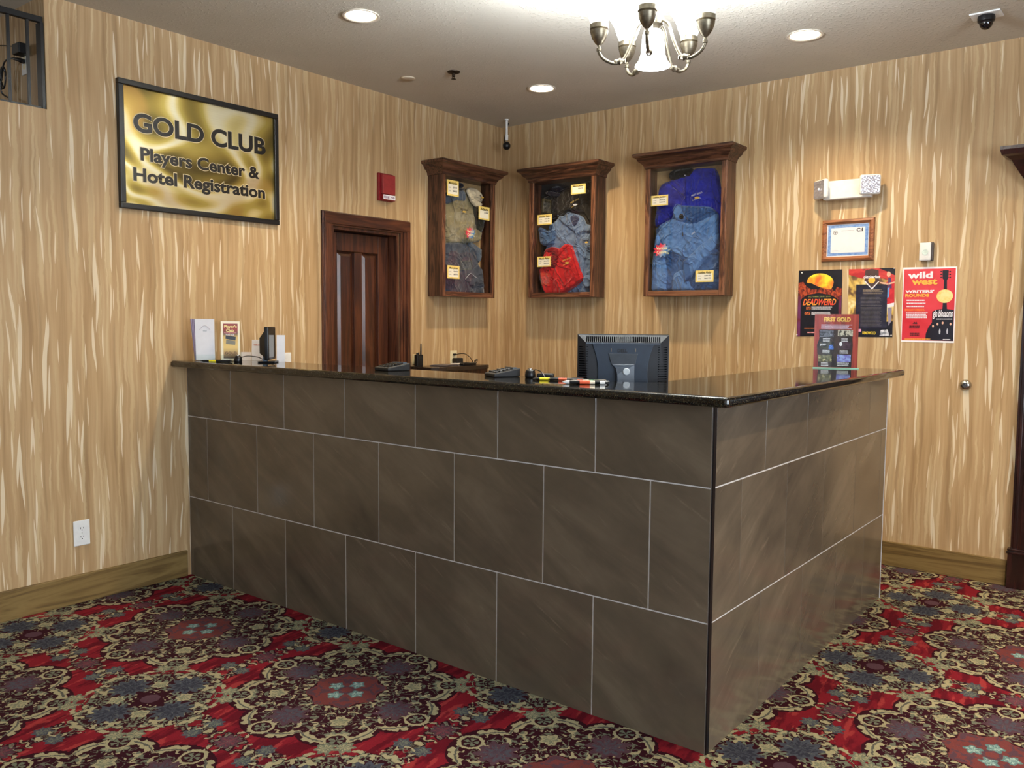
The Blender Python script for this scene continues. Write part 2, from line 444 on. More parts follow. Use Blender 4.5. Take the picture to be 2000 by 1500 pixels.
# door in the left wall (local x = +y, local -y = out of the wall)
LW = PI/2
def wall_frame(side):  # returns (rz, world point -> local (X, Z))
    return (LW, lambda p: (p.y, p.z)) if side == 'left' else (0, lambda p: (p.x, p.z))
def casing(root, x0, x1, z1, wd, mz, mx, top=None):
    steps = ((0, 1.0, .018), (.12, .80, .026), (.30, .42, .034))
    for nm, sgn in (('casing', -1), ('casing', 1)):
        b = MB()
        for a, wf, d in steps:
            e = x0 if sgn < 0 else x1
            b.box(e+sgn*wd*(1-a*.25), e+sgn*wd*(1-a*.25-wf*(.98 if a else 1)*(1 if a == 0 else .9)), -d, 0, 0, z1+wd*(1-a*.25))
        b.build(nm, mz, root, bevel=.003)
    b = MB()
    for a, wf, d in steps: b.box(x0-wd*(1-a*.25), x1+wd*(1-a*.25), -d-.0005, 0, z1+(0 if a == 0 else wd*.12), z1+wd*(1-a*.25))
    b.build('casing_head', mx, root, bevel=.003)
d1 = bpy.data.objects.new('door_1', None); COL.objects.link(d1); struct(d1); d1.rotation_euler = (0,0,LW)
casing(d1, D0, D1, DZ, .09, M['casing_z'], M['door_y'])
MB().box(D0-.0, D0+.02, 0, .15, 0, DZ).box(D1-.02, D1, 0, .15, 0, DZ).box(D0+.02, D1-.02, 0, .15, DZ-.02, DZ).build('jamb', M['casing_z'], d1, bevel=.002)
# stile-and-rail slab with four raised panels
xa, xb = D0+.022, D1-.022; sl = MB(); ST, MU = .095, .07; mid = (xa+xb)/2
cols = ((xa+ST, mid-MU/2), (mid+MU/2, xb-ST)); rows = ((.22, .86), (1.0, DZ-.15))
sl.box(xa, xa+ST, .085, .12, .012, DZ-.025).box(xb-ST, xb, .085, .12, .012, DZ-.025).box(mid-MU/2, mid+MU/2, .085, .12, .22, DZ-.15)
sl.box(xa+ST, xb-ST, .085, .12, .012, .22).box(xa+ST, xb-ST, .085, .12, .86, 1.0).box(xa+ST, xb-ST, .085, .12, DZ-.15, DZ-.025)
sl.build('door_frame', M['door_z'], d1, bevel=.006, seg=3)
for c0, c1 in cols:
    for r0, r1 in rows:
        p = MB(); e = .032
        v = [(c0-.004,.108,r0-.004),(c1+.004,.108,r0-.004),(c1+.004,.108,r1+.004),(c0-.004,.108,r1+.004),(c0+.008,.106,r0+.008),(c1-.008,.106,r0+.008),(c1-.008,.106,r1-.008),(c0+.008,.106,r1-.008),
             (c0+e,.092,r0+e),(c1-e,.092,r0+e),(c1-e,.092,r1-e),(c0+e,.092,r1-e)]
        p.add(v, [(8,9,10,11),(0,3,2,1)]+[(i,(i+1)%4,4+(i+1)%4,4+i) for i in range(4)]+[(4+i,4+(i+1)%4,8+(i+1)%4,8+i) for i in range(4)])
        p.build('door_panel', M['door_z'], d1)
MB().lathe([(0,0),(.026,0),(.026,.006),(.011,.010),(.011,.035),(.024,.042),(.028,.055),(.02,.066),(0,.068)], (xa+.05, .085, .96), 20, Matrix.Rotation(PI/2, 4, 'X')).build('door_knob', M['chrome'], d1, smooth=True)
MB().box(D0, D1, .121, .149, 0.001, DZ-.02).build('door_back', M['black_matte'], d1)
# doorway trim at the right edge of the picture
d2 = bpy.data.objects.new('door_2', None); COL.objects.link(d2); struct(d2)
PX = 3.672
MB().box(PX, PX+.17, -.03, 0, .22, 2.30).box(PX+.012, PX+.03, -.036, -.03, .22, 2.30).box(PX+.045, PX+.125, -.042, -.03, .22, 2.30).box(PX+.14, PX+.158, -.036, -.03, .22, 2.30).build('pilaster', M['plum_z'], d2, bevel=.003)
MB().box(PX-.010, PX+.18, -.045, 0, 0, .195).build('plinth_block', M['plum_z'], d2, bevel=.002)
MB().box(PX-.016, PX+.186, -.052, 0, .195, .207).box(PX-.010, PX+.18, -.047, 0, .207, .212).box(PX-.013, PX+.183, -.050, 0, .212, .222).build('plinth_moulding', M['plum_z'], d2, bevel=.003)
MB().box(PX+1.17, PX+1.34, -.03, 0, 0, 2.30).build('pilaster', M['plum_z'], d2, bevel=.003)
prof = [(0,2.20),(.012,2.205),(.014,2.225),(.035,2.25),(.055,2.285),(.075,2.325),(.10,2.345),(.118,2.352),(.125,2.378),(.125,2.395)]
cr = MB(); rings = []
for o_, z_ in prof:
    rings.append([(PX-o_, 0, z_), (PX-o_, -.05-o_, z_), (PX+1.34+o_, -.05-o_, z_), (PX+1.34+o_, 0, z_)])
vv = [p for r_ in rings for p in r_]; ff = []
for i in range(len(prof)-1):
    for k in range(3): ff.append((i*4+k, i*4+k+1, (i+1)*4+k+1, (i+1)*4+k))
n_ = len(prof)-1; ff += [(0,3,2,1), (n_*4,n_*4+1,n_*4+2,n_*4+3)]; ff.append(tuple(i*4 for i in range(n_+1))[::-1]); ff.append(tuple(i*4+3 for i in range(n_+1)))
cr.add(vv, ff).build('cornice', M['plum_z'], d2)
MB().box(PX+.17, PX+1.17, -.02, 0, 0.005, 2.20).build('door_leaf', M['plum_z'], d2, bevel=.003)
# window frames of the lobby, behind the photographer
M['pane'] = clear_glass('window glass')
for k, (a, b_, ax) in enumerate((((.8,5.6),(.5,2.5),'x'), ((-6.7,-3.3),(.7,2.5),'y'))):
    r_ = MB(); n_ = 4
    def bx(p0, p1, z0, z1, t):
        if ax == 'x': r_.box(p0, p1, RY-.10, RY-.04, z0, z1)
        else: r_.box(RX+.04, RX+.10, p0, p1, z0, z1)
    bx(a[0], a[1], b_[0], b_[0]+.05, 0); bx(a[0], a[1], b_[1]-.05, b_[1], 0)
    for i in range(n_+1): q = a[0]+(a[1]-a[0])*i/n_; bx(max(a[0], q-.03), min(a[1], q+.03), b_[0]+.05, b_[1]-.05, 0)
    wo = struct(r_.build('window_%d' % (k+1), M['casing_z']))
    g_ = MB()
    if ax == 'x': g_.box(a[0], a[1], RY-.073, RY-.067, b_[0]+.05, b_[1]-.05)
    else: g_.box(RX+.067, RX+.073, a[0], a[1], b_[0]+.05, b_[1]-.05)
    g_.build('pane', M['pane'], wo)

# ------------------------------------------------------------------ reception counter
W_, YF, YE, ZT = 3.1657, -2.7758, -.677, 1.187
ctr = empty('reception_counter', 'L-shaped reception counter clad in brown slate-look tiles with pale joints', 'counter', (0,0,0))
MB().box(0.002, W_-.0015, YF+.0018, YF+.14, 0, ZT).build('grout_backing', M['grout'], ctr)
MB().box(W_-.14, W_-.0018, YF+.14, YE, 0, ZT).build('grout_backing', M['grout'], ctr)
GZ = [(0.0, .4507), (.4507, .9081), (.9081, ZT)]
fr = {0: [W_-.4574*k for k in range(1,7)], 1: [W_-.2301-.4574*k for k in range(0,7)], 2: [W_-.4574*k for k in range(1,7)]}
sd = {0: [-2.337,-1.886,-1.441,-1.0105], 1: [-2.534,-2.095,-1.652,-1.199,-.770], 2: [-2.327,-1.885,-1.448,-1.0]}
gp = .0024
for row, (z0, z1) in enumerate(GZ):
    zz0 = z0+(gp if row else 0); zz1 = z1-(gp if row < 2 else 0)
    xs = [0.004]+sorted(fr[row])+[W_-.004]
    for a, b_ in zip(xs, xs[1:]): MB().box(a+gp, b_-gp, YF-random.random()*.0004, YF+.009, zz0, zz1).build('tile', M['tile'], ctr, bevel=.0012, seg=1)
    ys = [YF+.020]+sorted(sd[row])+[YE-.006]
    for a, b_ in zip(ys, ys[1:]): MB().box(W_-.009, W_+random.random()*.0004, a+gp*.8, b_-gp*.8, zz0, zz1).build('tile', M['tile'], ctr, bevel=.0012, seg=1)
MB().box(W_-.003, W_+.002, YF-.001, YF+.018, 0, ZT).build('corner_trim', plain('black edge trim', RGB(10,9,14), .35), ctr)
MB().box(W_-.008, W_+.001, YE-.005, YE+.004, 0, ZT).build('end_trim', plain('aluminium edge trim', RGB(200,200,205), .4), ctr)
MB().box(.02, 2.62, YF+.145, -1.95, .735, .76).box(2.3, 3.02, -1.95, YE-.1, .735, .76).build('work_surface', plain('charcoal laminate', RGB(50,46,44), .4), ctr)
MB().box(.02, .05, YF+.145, -1.97, .0, .735).build('support', plain('brown laminate', RGB(70,48,34), .5), ctr)
MB().box(2.32, 2.35, -1.93, YE-.12, 0, .735).build('support', plain('brown laminate b', RGB(70,48,34), .5), ctr)
L = [(0.004,-2.875),(3.257,-2.875),(3.257,-.73),(2.755,-.73),(2.755,-2.50),(0.004,-2.50)]
top = MB().prism(L, lambda p: (p[0],p[1],ZT+.0005), lambda p: (p[0],p[1],1.222)).build('countertop', M['granite'], None, bevel=.013, seg=6)
tag(top, 'polished black granite countertop running along the whole L-shaped counter', 'countertop')
# low dark counter against the left wall by the door
bc = empty('back_counter', 'dark-topped low counter against the left wall right of the brown door', 'counter')
poly = [(0.002,-1.03),(.14,-1.03),(.20,-1.02),(.24,-.98),(.26,-.92),(.26,-.48),(.24,-.43),(.20,-.40),(0.002,-.39)]
MB().prism(poly, lambda p: (p[0],p[1],1.09), lambda p: (p[0],p[1],1.12)).build('top', plain('dark laminate top', RGB(44,34,28), .22), bc, bevel=.004)
MB().box(.002+.018, .22, -.99, -.42, 0, 1.0899).build('body', M['door_z'], bc, bevel=.003)

# ------------------------------------------------------------------ lettering
def text(name, s, mat, parent, x0, z0, w, h, y, bold=0.0, shear=0.0, ang=0.0, thick=0.0):
    cu = bpy.data.curves.new(name, 'FONT'); cu.body = s; cu.offset = bold; cu.shear = shear; cu.extrude = thick; cu.resolution_u = 8 if s == 'GOLD CLUB' and h > .02 else 3
    cu.align_x = 'LEFT'
    o = bpy.data.objects.new(name, cu); COL.objects.link(o)
    me = bpy.data.meshes.new_from_object(o); bpy.data.objects.remove(o, do_unlink=True); bpy.data.curves.remove(cu)
    xs = [v.co.x for v in me.vertices]; ys = [v.co.y for v in me.vertices]
    ax, bx_ = min(xs), max(xs); ay, by = min(ys), max(ys)
    for v in me.vertices:
        px = (v.co.x-ax)/(bx_-ax)*w; pz = (v.co.y-ay)/(by-ay)*h
        v.co = (x0+px*math.cos(ang)-pz*math.sin(ang), y-abs(v.co.z), z0+pz*math.cos(ang)+px*math.sin(ang))
    me.name = name; me.materials.append(mat)
    q = bpy.data.objects.new(name, me); COL.objects.link(q); q.parent = parent
    return q
def flat(name, pts, mat, parent, y, t=.0006):
    return MB().prism(pts, lambda p: (p[0], y, p[1]), lambda p: (p[0], y+t, p[1])).build(name, mat, parent)
def rect(x0, z0, x1, z1): return [(x0,z0),(x1,z0),(x1,z1),(x0,z1)]
def ell(cx, cz, rx, rz, n=28, a0=0, a1=2*PI): return [(cx+rx*math.cos(a0+(a1-a0)*k/n), cz+rz*math.sin(a0+(a1-a0)*k/n)) for k in range(n if a1-a0 > 6.28 else n+1)]

# ------------------------------------------------------------------ gold club sign
def mat_brass():
    g = G('brushed gold sheet', .28, .75)
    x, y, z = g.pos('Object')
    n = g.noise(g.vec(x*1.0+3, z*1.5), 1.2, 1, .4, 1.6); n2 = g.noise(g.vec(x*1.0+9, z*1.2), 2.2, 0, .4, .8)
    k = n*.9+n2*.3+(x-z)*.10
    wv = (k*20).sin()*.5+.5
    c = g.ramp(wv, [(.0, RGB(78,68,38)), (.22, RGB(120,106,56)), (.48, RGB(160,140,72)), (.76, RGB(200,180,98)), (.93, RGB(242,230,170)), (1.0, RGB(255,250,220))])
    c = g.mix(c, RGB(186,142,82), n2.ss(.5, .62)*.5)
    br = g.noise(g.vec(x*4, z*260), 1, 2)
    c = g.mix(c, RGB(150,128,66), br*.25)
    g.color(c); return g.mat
sg = empty('wall_sign', 'large gold sign in black frame reading GOLD CLUB on left wall', 'sign', (0,0,0), LW)
x0, x1, z0, z1 = -3.137, -2.161, 2.022, 2.680
fw = .028; fm = MB()
for a, b_, c_, d_ in ((x0,x1,z0,z0+fw),(x0,x1,z1-fw,z1),(x0,x0+fw,z0+fw,z1-fw),(x1-fw,x1,z0+fw,z1-fw)): fm.box(a, b_, -.03, 0, c_, d_)
fm.build('frame', M['black'], sg, bevel=.003)
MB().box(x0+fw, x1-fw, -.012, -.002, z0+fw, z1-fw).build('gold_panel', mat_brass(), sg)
M['letter'] = plain('black sign lettering', RGB(24,20,18), .35); M['halo'] = plain('cream letter outline', RGB(232,214,170), .5, vary=.01)
def line_px(s, lb, rb_, lt, nm, bold=.03):
    # lb: pixel of the lower left corner of the capitals, rb_: lower right corner, lt: top left
    A = at(lb[0], lb[1], 'x', .014); B = at(rb_[0], rb_[1], 'x', .014); T = at(lt[0], lt[1], 'x', .014)
    h = T.z-A.z; w = B.y-A.y
    text(nm+'_outline', s, M['halo'], sg, A.y-.004, A.z-.004, w+.008, h+.008, -.0128, bold+.022)
    text(nm, s, M['letter'], sg, A.y, A.z, w, h, -.0142, bold)
line_px('GOLD CLUB', (261,256), (519,305), (261,218), 'lettering', .035)
line_px('Players Center &', (275,321), (507,356), (275,287), 'lettering', .035)
line_px('Hotel Registration', (261,361), (518,394), (261,326), 'lettering', .035)

# ------------------------------------------------------------------ fire alarm box
al = empty('fire_alarm_box', 'small dark red fire box with white label above the brown door', 'alarm', (0,0,0), LW)
M['redp'] = plain('dark red enamel', RGB(132,22,30), .35)
A = at(735,337,'x',0); B = at(766,394,'x',.04)
MB().box(A.y+.002, B.y+.03, -.022, 0, B.z, A.z).build('back_box', M['redp'], al, bevel=.004)
MB().box(A.y+.018, B.y+.026, -.046, -.022, B.z+.045, A.z-.010).build('cover', plain('faded red enamel', RGB(146,42,44), .4), al, bevel=.004)
MB().box(A.y+.018, B.y+.026, -.046, -.022, B.z+.004, B.z+.043).build('base', M['redp'], al, bevel=.003)
flat('label_strip', rect(A.y+.022, B.z+.010, B.y+.024, B.z+.040), M['paper'], al, -.0466)
text('lettering', 'FIRE 700', plain('purple ink', RGB(110,40,90), .5), al, A.y+.028, B.z+.016, B.y-A.y-.012, .016, -.0472, .02)

# ------------------------------------------------------------------ display cabinets
CW, CHT, CDP = .596, .905, .145
def cabinet(name, label, loc, rz, back):
    r = empty(name, label, 'cabinet', loc, rz, 'wooden display cabinets on the walls')
    w2 = CW/2; t = .018
    MB().box(-w2+t, w2-t, -.012, -.001, t, CHT-t).build('back_panel', back, r)
    for s in (-1, 1):
        MB().box(s*w2, s*(w2-t), -CDP+.02, -.0005, 0, CHT).build('side_panel', M['oak_z'], r, bevel=.002)
    MB().box(-w2+t, w2-t, -CDP+.02, -.0005, CHT-t, CHT).build('top_panel', M['oak_x'], r)
    MB().box(-w2+t, w2-t, -CDP+.02, -.0005, 0, t).build('bottom_panel', M['oak_x'], r, bevel=.001)
    st = .036
    MB().box(-w2, -w2+st, -CDP, -CDP+.0195, 0, CHT).build('door_stile', M['oakf_z'], r, bevel=.003); MB().box(w2-st, w2, -CDP, -CDP+.0195, 0, CHT).build('door_stile', M['oakf_z'], r, bevel=.003)
    MB().box(-w2+st, w2-st, -CDP, -CDP+.0195, 0, st).build('door_rail', M['oakf_x'], r, bevel=.003); MB().box(-w2+st, w2-st, -CDP, -CDP+.0195, CHT-st, CHT).build('door_rail', M['oakf_x'], r, bevel=.003)
    MB().box(-w2+st-.004, w2-st+.004, -CDP+.010, -CDP+.014, st-.004, CHT-st+.004).build('glass_pane', M['glass'], r)
    prof = [(0,-.035),(.006,-.032),(.008,-.018),(.014,-.008),(.022,.002),(.034,.010),(.040,.016),(.046,.030),(.056,.038),(.066,.042),(.070,.046),(.070,.062),(.064,.066)]
    vs_ = []; fs_ = []
    for o_, z_ in prof:
        vs_ += [(-w2-o_, 0, CHT+z_), (-w2-o_, -CDP-o_, CHT+z_), (w2+o_, -CDP-o_, CHT+z_), (w2+o_, 0, CHT+z_)]
    for i in range(len(prof)-1):
        for k in range(3): fs_.append((i*4+k, i*4+k+1, (i+1)*4+k+1, (i+1)*4+k))
    n = len(prof)-1; fs_ += [(n*4, n*4+1, n*4+2, n*4+3), (0,3,2,1)]
    MB().add(vs_, fs_).build('crown_moulding', M['oak_x'], r)
    return r
M['tan_back'] = plain('tan backing', RGB(176,146,100), .7); M['shaded_back'] = plain('shaded tan backing', RGB(44,42,40), .8)  # second one is the tan backing darkened for the shade inside the middle cabinet
C1 = (0.0, -.548, 1.629); C2 = (.692, 0.0, 1.632); C3 = (1.698, 0.0, 1.630)
cabinet('display_cabinet', 'oak display cabinet left of the corner holding khaki and slate jackets', C1, LW, M['tan_back'])
cabinet('display_cabinet', 'middle oak display cabinet with folded red and denim shirts', C2, 0, M['shaded_back'])
cabinet('display_cabinet', 'right oak display cabinet with royal and light blue jackets', C3, 0, M['tan_back'])
CROPS = {1: (820, 290, 4.839, C1, 'x'), 2: (1010, 300, 5.0, C2, 'y'), 3: (1240, 270, 4.686, C3, 'y')}
def cl(c, px, py, dep):         # crop pixel -> cabinet-local (x, z) on the plane at distance dep from the wall
    ox, oy, s, C, ax = CROPS[c]
    if ax == 'x': p = at(ox+px/s, oy+py/s, 'x', dep); return (p.y-C[1], p.z-C[2])
    p = at(ox+px/s, oy+py/s, 'y', -dep); return (p.x-C[0], p.z-C[2])
XL = CW/2-.026
def seg_d(p, a, b):
    ax, az = a; bx_, bz = b; px, pz = p; dx, dz = bx_-ax, bz-az; L2 = dx*dx+dz*dz or 1e-9
    t = max(0, min(1, ((px-ax)*dx+(pz-az)*dz)/L2)); return math.hypot(px-ax-t*dx, pz-az-t*dz), t
def cloth(name, c, pts, dep, bulge, mat, parent, folds=(), edge=.022, step=.009, rip=.0015):
    P = [cl(c, x, y, dep) for x, y in pts]
    P = [(max(-XL, min(XL, a)), max(.021, min(CHT-.04, b))) for a, b in P]
    # smooth the outline a little
    out = []
    for i in range(len(P)):
        a, b_ = P[i], P[(i+1) % len(P)]; n = max(1, int(math.dist(a, b_)/.014))
        for k in range(n): out.append((a[0]+(b_[0]-a[0])*k/n, a[1]+(b_[1]-a[1])*k/n))
    for _ in range(1): out = [((out[i-1][0]+2*out[i][0]+out[(i+1) % len(out)][0])/4, (out[i-1][1]+2*out[i][1]+out[(i+1) % len(out)][1])/4) for i in range(len(out))]
    n = len(out); segs = list(zip(out, out[1:]+out[:1]))
    def inside(p):
        r_ = False
        for (ax, az), (bx_, bz) in segs:
            if (az > p[1]) != (bz > p[1]) and p[0] < (bx_-ax)*(p[1]-az)/(bz-az)+ax: r_ = not r_
        return r_
    xs = [p[0] for p in out]; zs = [p[1] for p in out]; ins = []
    x = min(xs)
    while x < max(xs):
        z = min(zs)
        while z < max(zs):
            q = (x+random.uniform(-.002,.002), z+random.uniform(-.002,.002))
            if inside(q) and min(seg_d(q, a, b_)[0] for a, b_ in segs) > step*.45: ins.append(q)
            z += step
        x += step
    vc = [Vector(p) for p in out+ins]; ed = [(i, (i+1) % n) for i in range(n)]
    r = delaunay_2d_cdt(vc, ed, [], 1, 1e-6); V2, _, F2 = r[0], r[1], r[2]
    F = [cl(c, *f[0], dep)+cl(c, *f[1], dep)+(f[2], f[3]) for f in folds]
    ph = random.random()*9
    vv = []
    for p in V2:
        q = (p.x, p.y); d = min(seg_d(q, a, b_)[0] for a, b_ in segs)
        k = min(1, d/edge); h = bulge*math.sqrt(max(0, 1-(1-k)**2))
        for fx0, fz0, fx1, fz1, wd_, am in F:
            dd, t = seg_d(q, (fx0,fz0), (fx1,fz1)); h += am*math.exp(-(dd/wd_)**2)*min(1, d/.008)*(.35+.65*math.sin(PI*min(1,max(0,t)))**.5)
        h += rip*(math.sin(q[0]*130+ph+3*math.sin(q[1]*40))+math.sin(q[1]*95+ph*2+3*math.sin(q[0]*50)))*min(1, d/.01)
        vv.append((p.x, -(dep-bulge)-max(h, -.004)-.001, p.y))
    # skirt back to the plane behind so that the cloth has thickness
    mb = MB(); mb.add(vv, [tuple(f) for f in F2])
    nb_ = [i for i in range(len(V2))]
    o = mb.build(name, mat, parent)
    me = o.data
    bm = bmesh.new(); bm.from_mesh(me)
    be = [e for e in bm.edges if len(e.link_faces) == 1]
    g = bmesh.ops.extrude_edge_only(bm, edges=be)
    for e in g['geom']:
        if isinstance(e, bmesh.types.BMVert): e.co.y = min(-.013, e.co.y+min(.012, bulge))
    bmesh.ops.recalc_face_normals(bm, faces=bm.faces)
    bm.to_mesh(me); bm.free()
    for p in me.polygons: p.use_smooth = True
    return o
def fabric(name, c, c2=None, rough=.9, sc=500):
    g = G(name, rough, 0, .15); tc = g.new('ShaderNodeTexCoord').outputs['Object']
    n = g.noise(tc, 14, 3); w_ = g.noise(tc, sc, 2)
    c2 = c2 or tuple(x*.8 for x in c[:3])+(1,)
    wr = g.noise(tc, 6.5, 2, .5, 1.6); rid = 1-((wr-.5).abs()*7).min(1.0)
    wr2 = g.noise(tc, 15, 2, .5, 1.0); rid2 = 1-((wr2-.5).abs()*6).min(1.0)
    g.color(g.mix(c, c2, n.ss(.35, .7))); g.bump(rid*rid*.8+rid2*.22+w_*.03, .8, .012); g.b.inputs['Sheen Weight'].default_value = .25
    return g.mat
K = {'khaki': fabric('khaki fabric', RGB(150,140,108), RGB(132,124,94)), 'slate': fabric('slate fabric', RGB(92,104,118), RGB(76,86,100)),
     'slated': fabric('charcoal slate fabric', RGB(76,82,94), RGB(58,64,76)), 'olive': fabric('dark olive fabric', RGB(66,66,54), RGB(52,52,44)),
     'cream': fabric('cream twill', RGB(224,212,182)), 'navy': fabric('navy twill', RGB(24,24,38)), 'blackf': fabric('black knit', RGB(20,19,20)),
     'denim': fabric('washed denim', RGB(112,134,166), RGB(92,114,148)), 'denimd': fabric('mid denim', RGB(76,104,142), RGB(62,86,122)), 'denimi': fabric('dark denim inside', RGB(58,68,96)),
     'red': fabric('red pique', RGB(196,34,36), RGB(168,24,30)), 'redd': fabric('deep red pique', RGB(120,16,24)),
     'royal': fabric('royal blue nylon', RGB(30,40,158), RGB(24,30,128), .55), 'royald': fabric('dark royal nylon', RGB(20,24,96), None, .6),
     'sky': fabric('light blue fleece', RGB(88,128,182), RGB(72,110,164)), 'skyd': fabric('mid blue fleece', RGB(56,92,144), RGB(46,78,128))}
M['gold'] = plain('gold thread', RGB(214,178,84), .6); M['whitet'] = plain('white thread', RGB(226,228,236), .6)
M['card'] = plain('pale yellow card', RGB(248,222,128), .6, vary=.03); M['cardw'] = plain('white card centre', RGB(252,248,232), .6, vary=.01)
def G_(name, label, cat, c, group='garments in the display cabinets'):
    return empty(name, label, cat, CROPS[c][3], LW if c == 1 else 0, group)
def rub(name, c, pts, dep, mat, parent, th=.0012):
    P = [cl(c, x, y, dep) for x, y in pts]
    return flat(name, P, mat, parent, -dep-th, th)
def logo(c, px, py, dep, wpx, mat, mat2, parent, ang=0, s='FIRST GOLD'):
    a = cl(c, px-wpx/2, py, dep); b_ = cl(c, px+wpx/2, py, dep); w = b_[0]-a[0]
    text('logo', s, mat, parent, a[0], a[1]+.008, w, .011, -dep-.0015, .02, 0, ang)
    flat('logo_emblem', ell((a[0]+b_[0])/2, a[1]-.002, w*.24, .007, 14), mat2, parent, -dep-.002, .001)
    text('logo', 'HOTEL', mat, parent, a[0]+w*.1, a[1]-.022, w*.8, .007, -dep-.0015, .01, 0, ang)
def line(name, c, pts, dep, r, mat, parent):
    q = [cl(c, x, y, dep) for x, y in pts]
    return MB().tube(sub([(a, -dep, b_) for a, b_ in q], 4), r, 6).build(name, mat, parent, smooth=True)
# --- cabinet 1
g1 = G_('jacket', 'khaki zip jacket with grey yoke hanging in the left display cabinet', 'jacket', 1)
cloth('body', 1, [(248,415),(330,395),(445,385),(480,420),(500,500),(530,560),(560,700),(600,800),(585,880),(470,900),(275,900),(250,800),(246,600)], .055, .028, K['khaki'], g1,
      [((300,520),(330,880),.012,.007),((420,640),(470,880),.010,.006),((520,600),(560,860),.012,-.008),((380,700),(360,890),.008,.005)])
cloth('yoke', 1, [(248,425),(300,405),(430,395),(444,420),(440,500),(340,492),(300,520),(248,520)], .066, .014, K['slate'], g1, [((300,430),(320,510),.008,-.006)])
cloth('sleeve', 1, [(500,500),(560,520),(640,660),(664,690),(600,800),(560,760),(535,640)], .075, .026, K['olive'], g1, [((540,560),(600,740),.010,.008)])
line('zipper', 1, [(300,470),(312,530),(330,604)], .072, .0018, M['ink'], g1)
logo(1, 420, 590, .068, 70, M['ink'], M['gold'], g1)
g2 = G_('jacket', 'slate grey zip jacket folded at the bottom of the left display cabinet', 'jacket', 1)
cloth('body', 1, [(272,890),(380,885),(470,905),(540,930),(598,960),(588,1060),(560,1090),(608,1150),(622,1388),(290,1386),(250,1300),(247,1100),(258,960)], .075, .035, K['slated'], g2,
      [((380,1050),(470,1370),.010,.009),((300,900),(290,1370),.014,.006),((440,1180),(600,1300),.012,.008),((520,960),(560,1060),.008,-.010),((430,1260),(520,1310),.006,.008)])
cloth('collar', 1, [(470,890),(500,885),(596,955),(588,1060),(560,1085),(545,1000),(500,950),(480,1000)], .088, .012, K['slate'], g2, [((500,900),(580,1050),.006,.005)])
cloth('sleeve', 1, [(425,1230),(510,1140),(560,1095),(605,1150),(612,1290),(520,1310),(470,1290)], .092, .016, K['slated'], g2, [((440,1240),(600,1280),.007,.006)])
line('zipper', 1, [(460,925),(475,1010),(490,1085)], .082, .0018, M['chrome'], g2)
line('piping', 1, [(430,1235),(480,1180),(520,1210),(545,1225)], .096, .0014, M['whitet'], g2)
def cap(c, label, crown, brim, mc, dep, logo_at=None, group='caps in the display cabinets'):
    g = G_('cap', label, 'cap', c, group)
    cloth('crown', c, crown, dep, .040, mc, g, edge=.05, rip=.0003)
    if brim: cloth('brim', c, brim, dep+.012, .010, mc, g, edge=.012, rip=.0002)
    if logo_at: logo(c, logo_at[0], logo_at[1], dep+.003, 55, M['ink'] if mc == K['cream'] else M['gold'], M['gold'], g, -.6)
    return g
cap(1, 'navy cap at the top left of the left display cabinet', [(362,330),(385,305),(420,303),(438,325),(440,370),(400,388),(365,380)], [(362,372),(400,380),(442,372),(430,392),(375,396)], K['navy'], .06)
cap(1, 'cream baseball cap beside the hat price card in the left cabinet', [(470,390),(500,365),(560,375),(608,420),(620,470),(606,520),(560,500),(500,470)], [(450,390),(480,378),(520,470),(605,525),(575,560),(530,545),(495,505),(470,440)], K['cream'], .085, (590,455))
# --- cabinet 2
g3 = G_('shirt', 'black shirt with gold logo hanging in the middle display cabinet', 'shirt', 2)
cloth('body', 2, [(250,420),(360,380),(460,330),(560,300),(700,260),(722,300),(722,700),(640,560),(500,560),(400,600),(330,640),(240,580)], .05, .030, K['blackf'], g3, [((400,380),(420,600),.014,.008),((620,330),(690,640),.014,.008)])
logo(2, 568, 500, .060, 85, M['gold'], M['whitet'], g3, .35)
cap(2, 'black cap at the top of the middle display cabinet', [(300,340),(340,308),(400,315),(430,350),(420,395),(350,400),(300,385)], [(260,380),(310,360),(420,392),(400,418),(300,412)], K['navy'], .06)
g4 = G_('shirt', 'light denim shirt with open collar in the middle display cabinet', 'shirt', 2)
cloth('body', 2, [(400,600),(500,610),(640,680),(722,700),(722,1370),(250,1375),(200,1200),(260,1000),(300,700),(380,640)], .065, .030, K['denim'], g4,
      [((380,780),(470,880),.010,.008),((560,840),(640,1080),.012,.009),((700,880),(610,1180),.010,.010),((700,840),(640,840),.010,.006),((300,760),(320,900),.010,.006)])
cloth('collar', 2, [(395,598),(440,615),(490,580),(520,575),(600,600),(640,630),(660,690),(720,706),(722,770),(640,765),(590,800),(540,760),(450,690),(405,650)], .080, .016, K['denim'], g4, [((490,590),(560,740),.007,.008),((620,640),(580,740),.007,.006)], edge=.012)
cloth('neck_opening', 2, [(510,610),(560,600),(615,640),(585,680),(550,722),(520,670)], .086, .006, K['denimi'], g4, edge=.01)
cloth('cuff', 2, [(640,1190),(700,1185),(722,1200),(718,1300),(670,1320),(630,1270)], .085, .014, K['denim'], g4, edge=.012)
logo(2, 678, 866, .098, 60, M['ink'], M['gold'], g4, -.15)
g5 = G_('shirt', 'mid-blue folded denim sleeve at the left of the middle display cabinet', 'shirt', 2)
cloth('sleeve', 2, [(192,715),(250,735),(300,765),(355,735),(372,760),(350,890),(260,905),(212,880)], .085, .024, K['denimd'], g5, [((250,760),(260,880),.008,.005)])
cloth('cuff', 2, [(200,712),(260,735),(290,755),(350,728),(365,745),(300,780),(250,762),(205,745)], .094, .010, K['denim'], g5, edge=.01)
g6 = G_('polo_shirt', 'folded red polo shirt at the bottom of the middle display cabinet', 'shirt', 2)
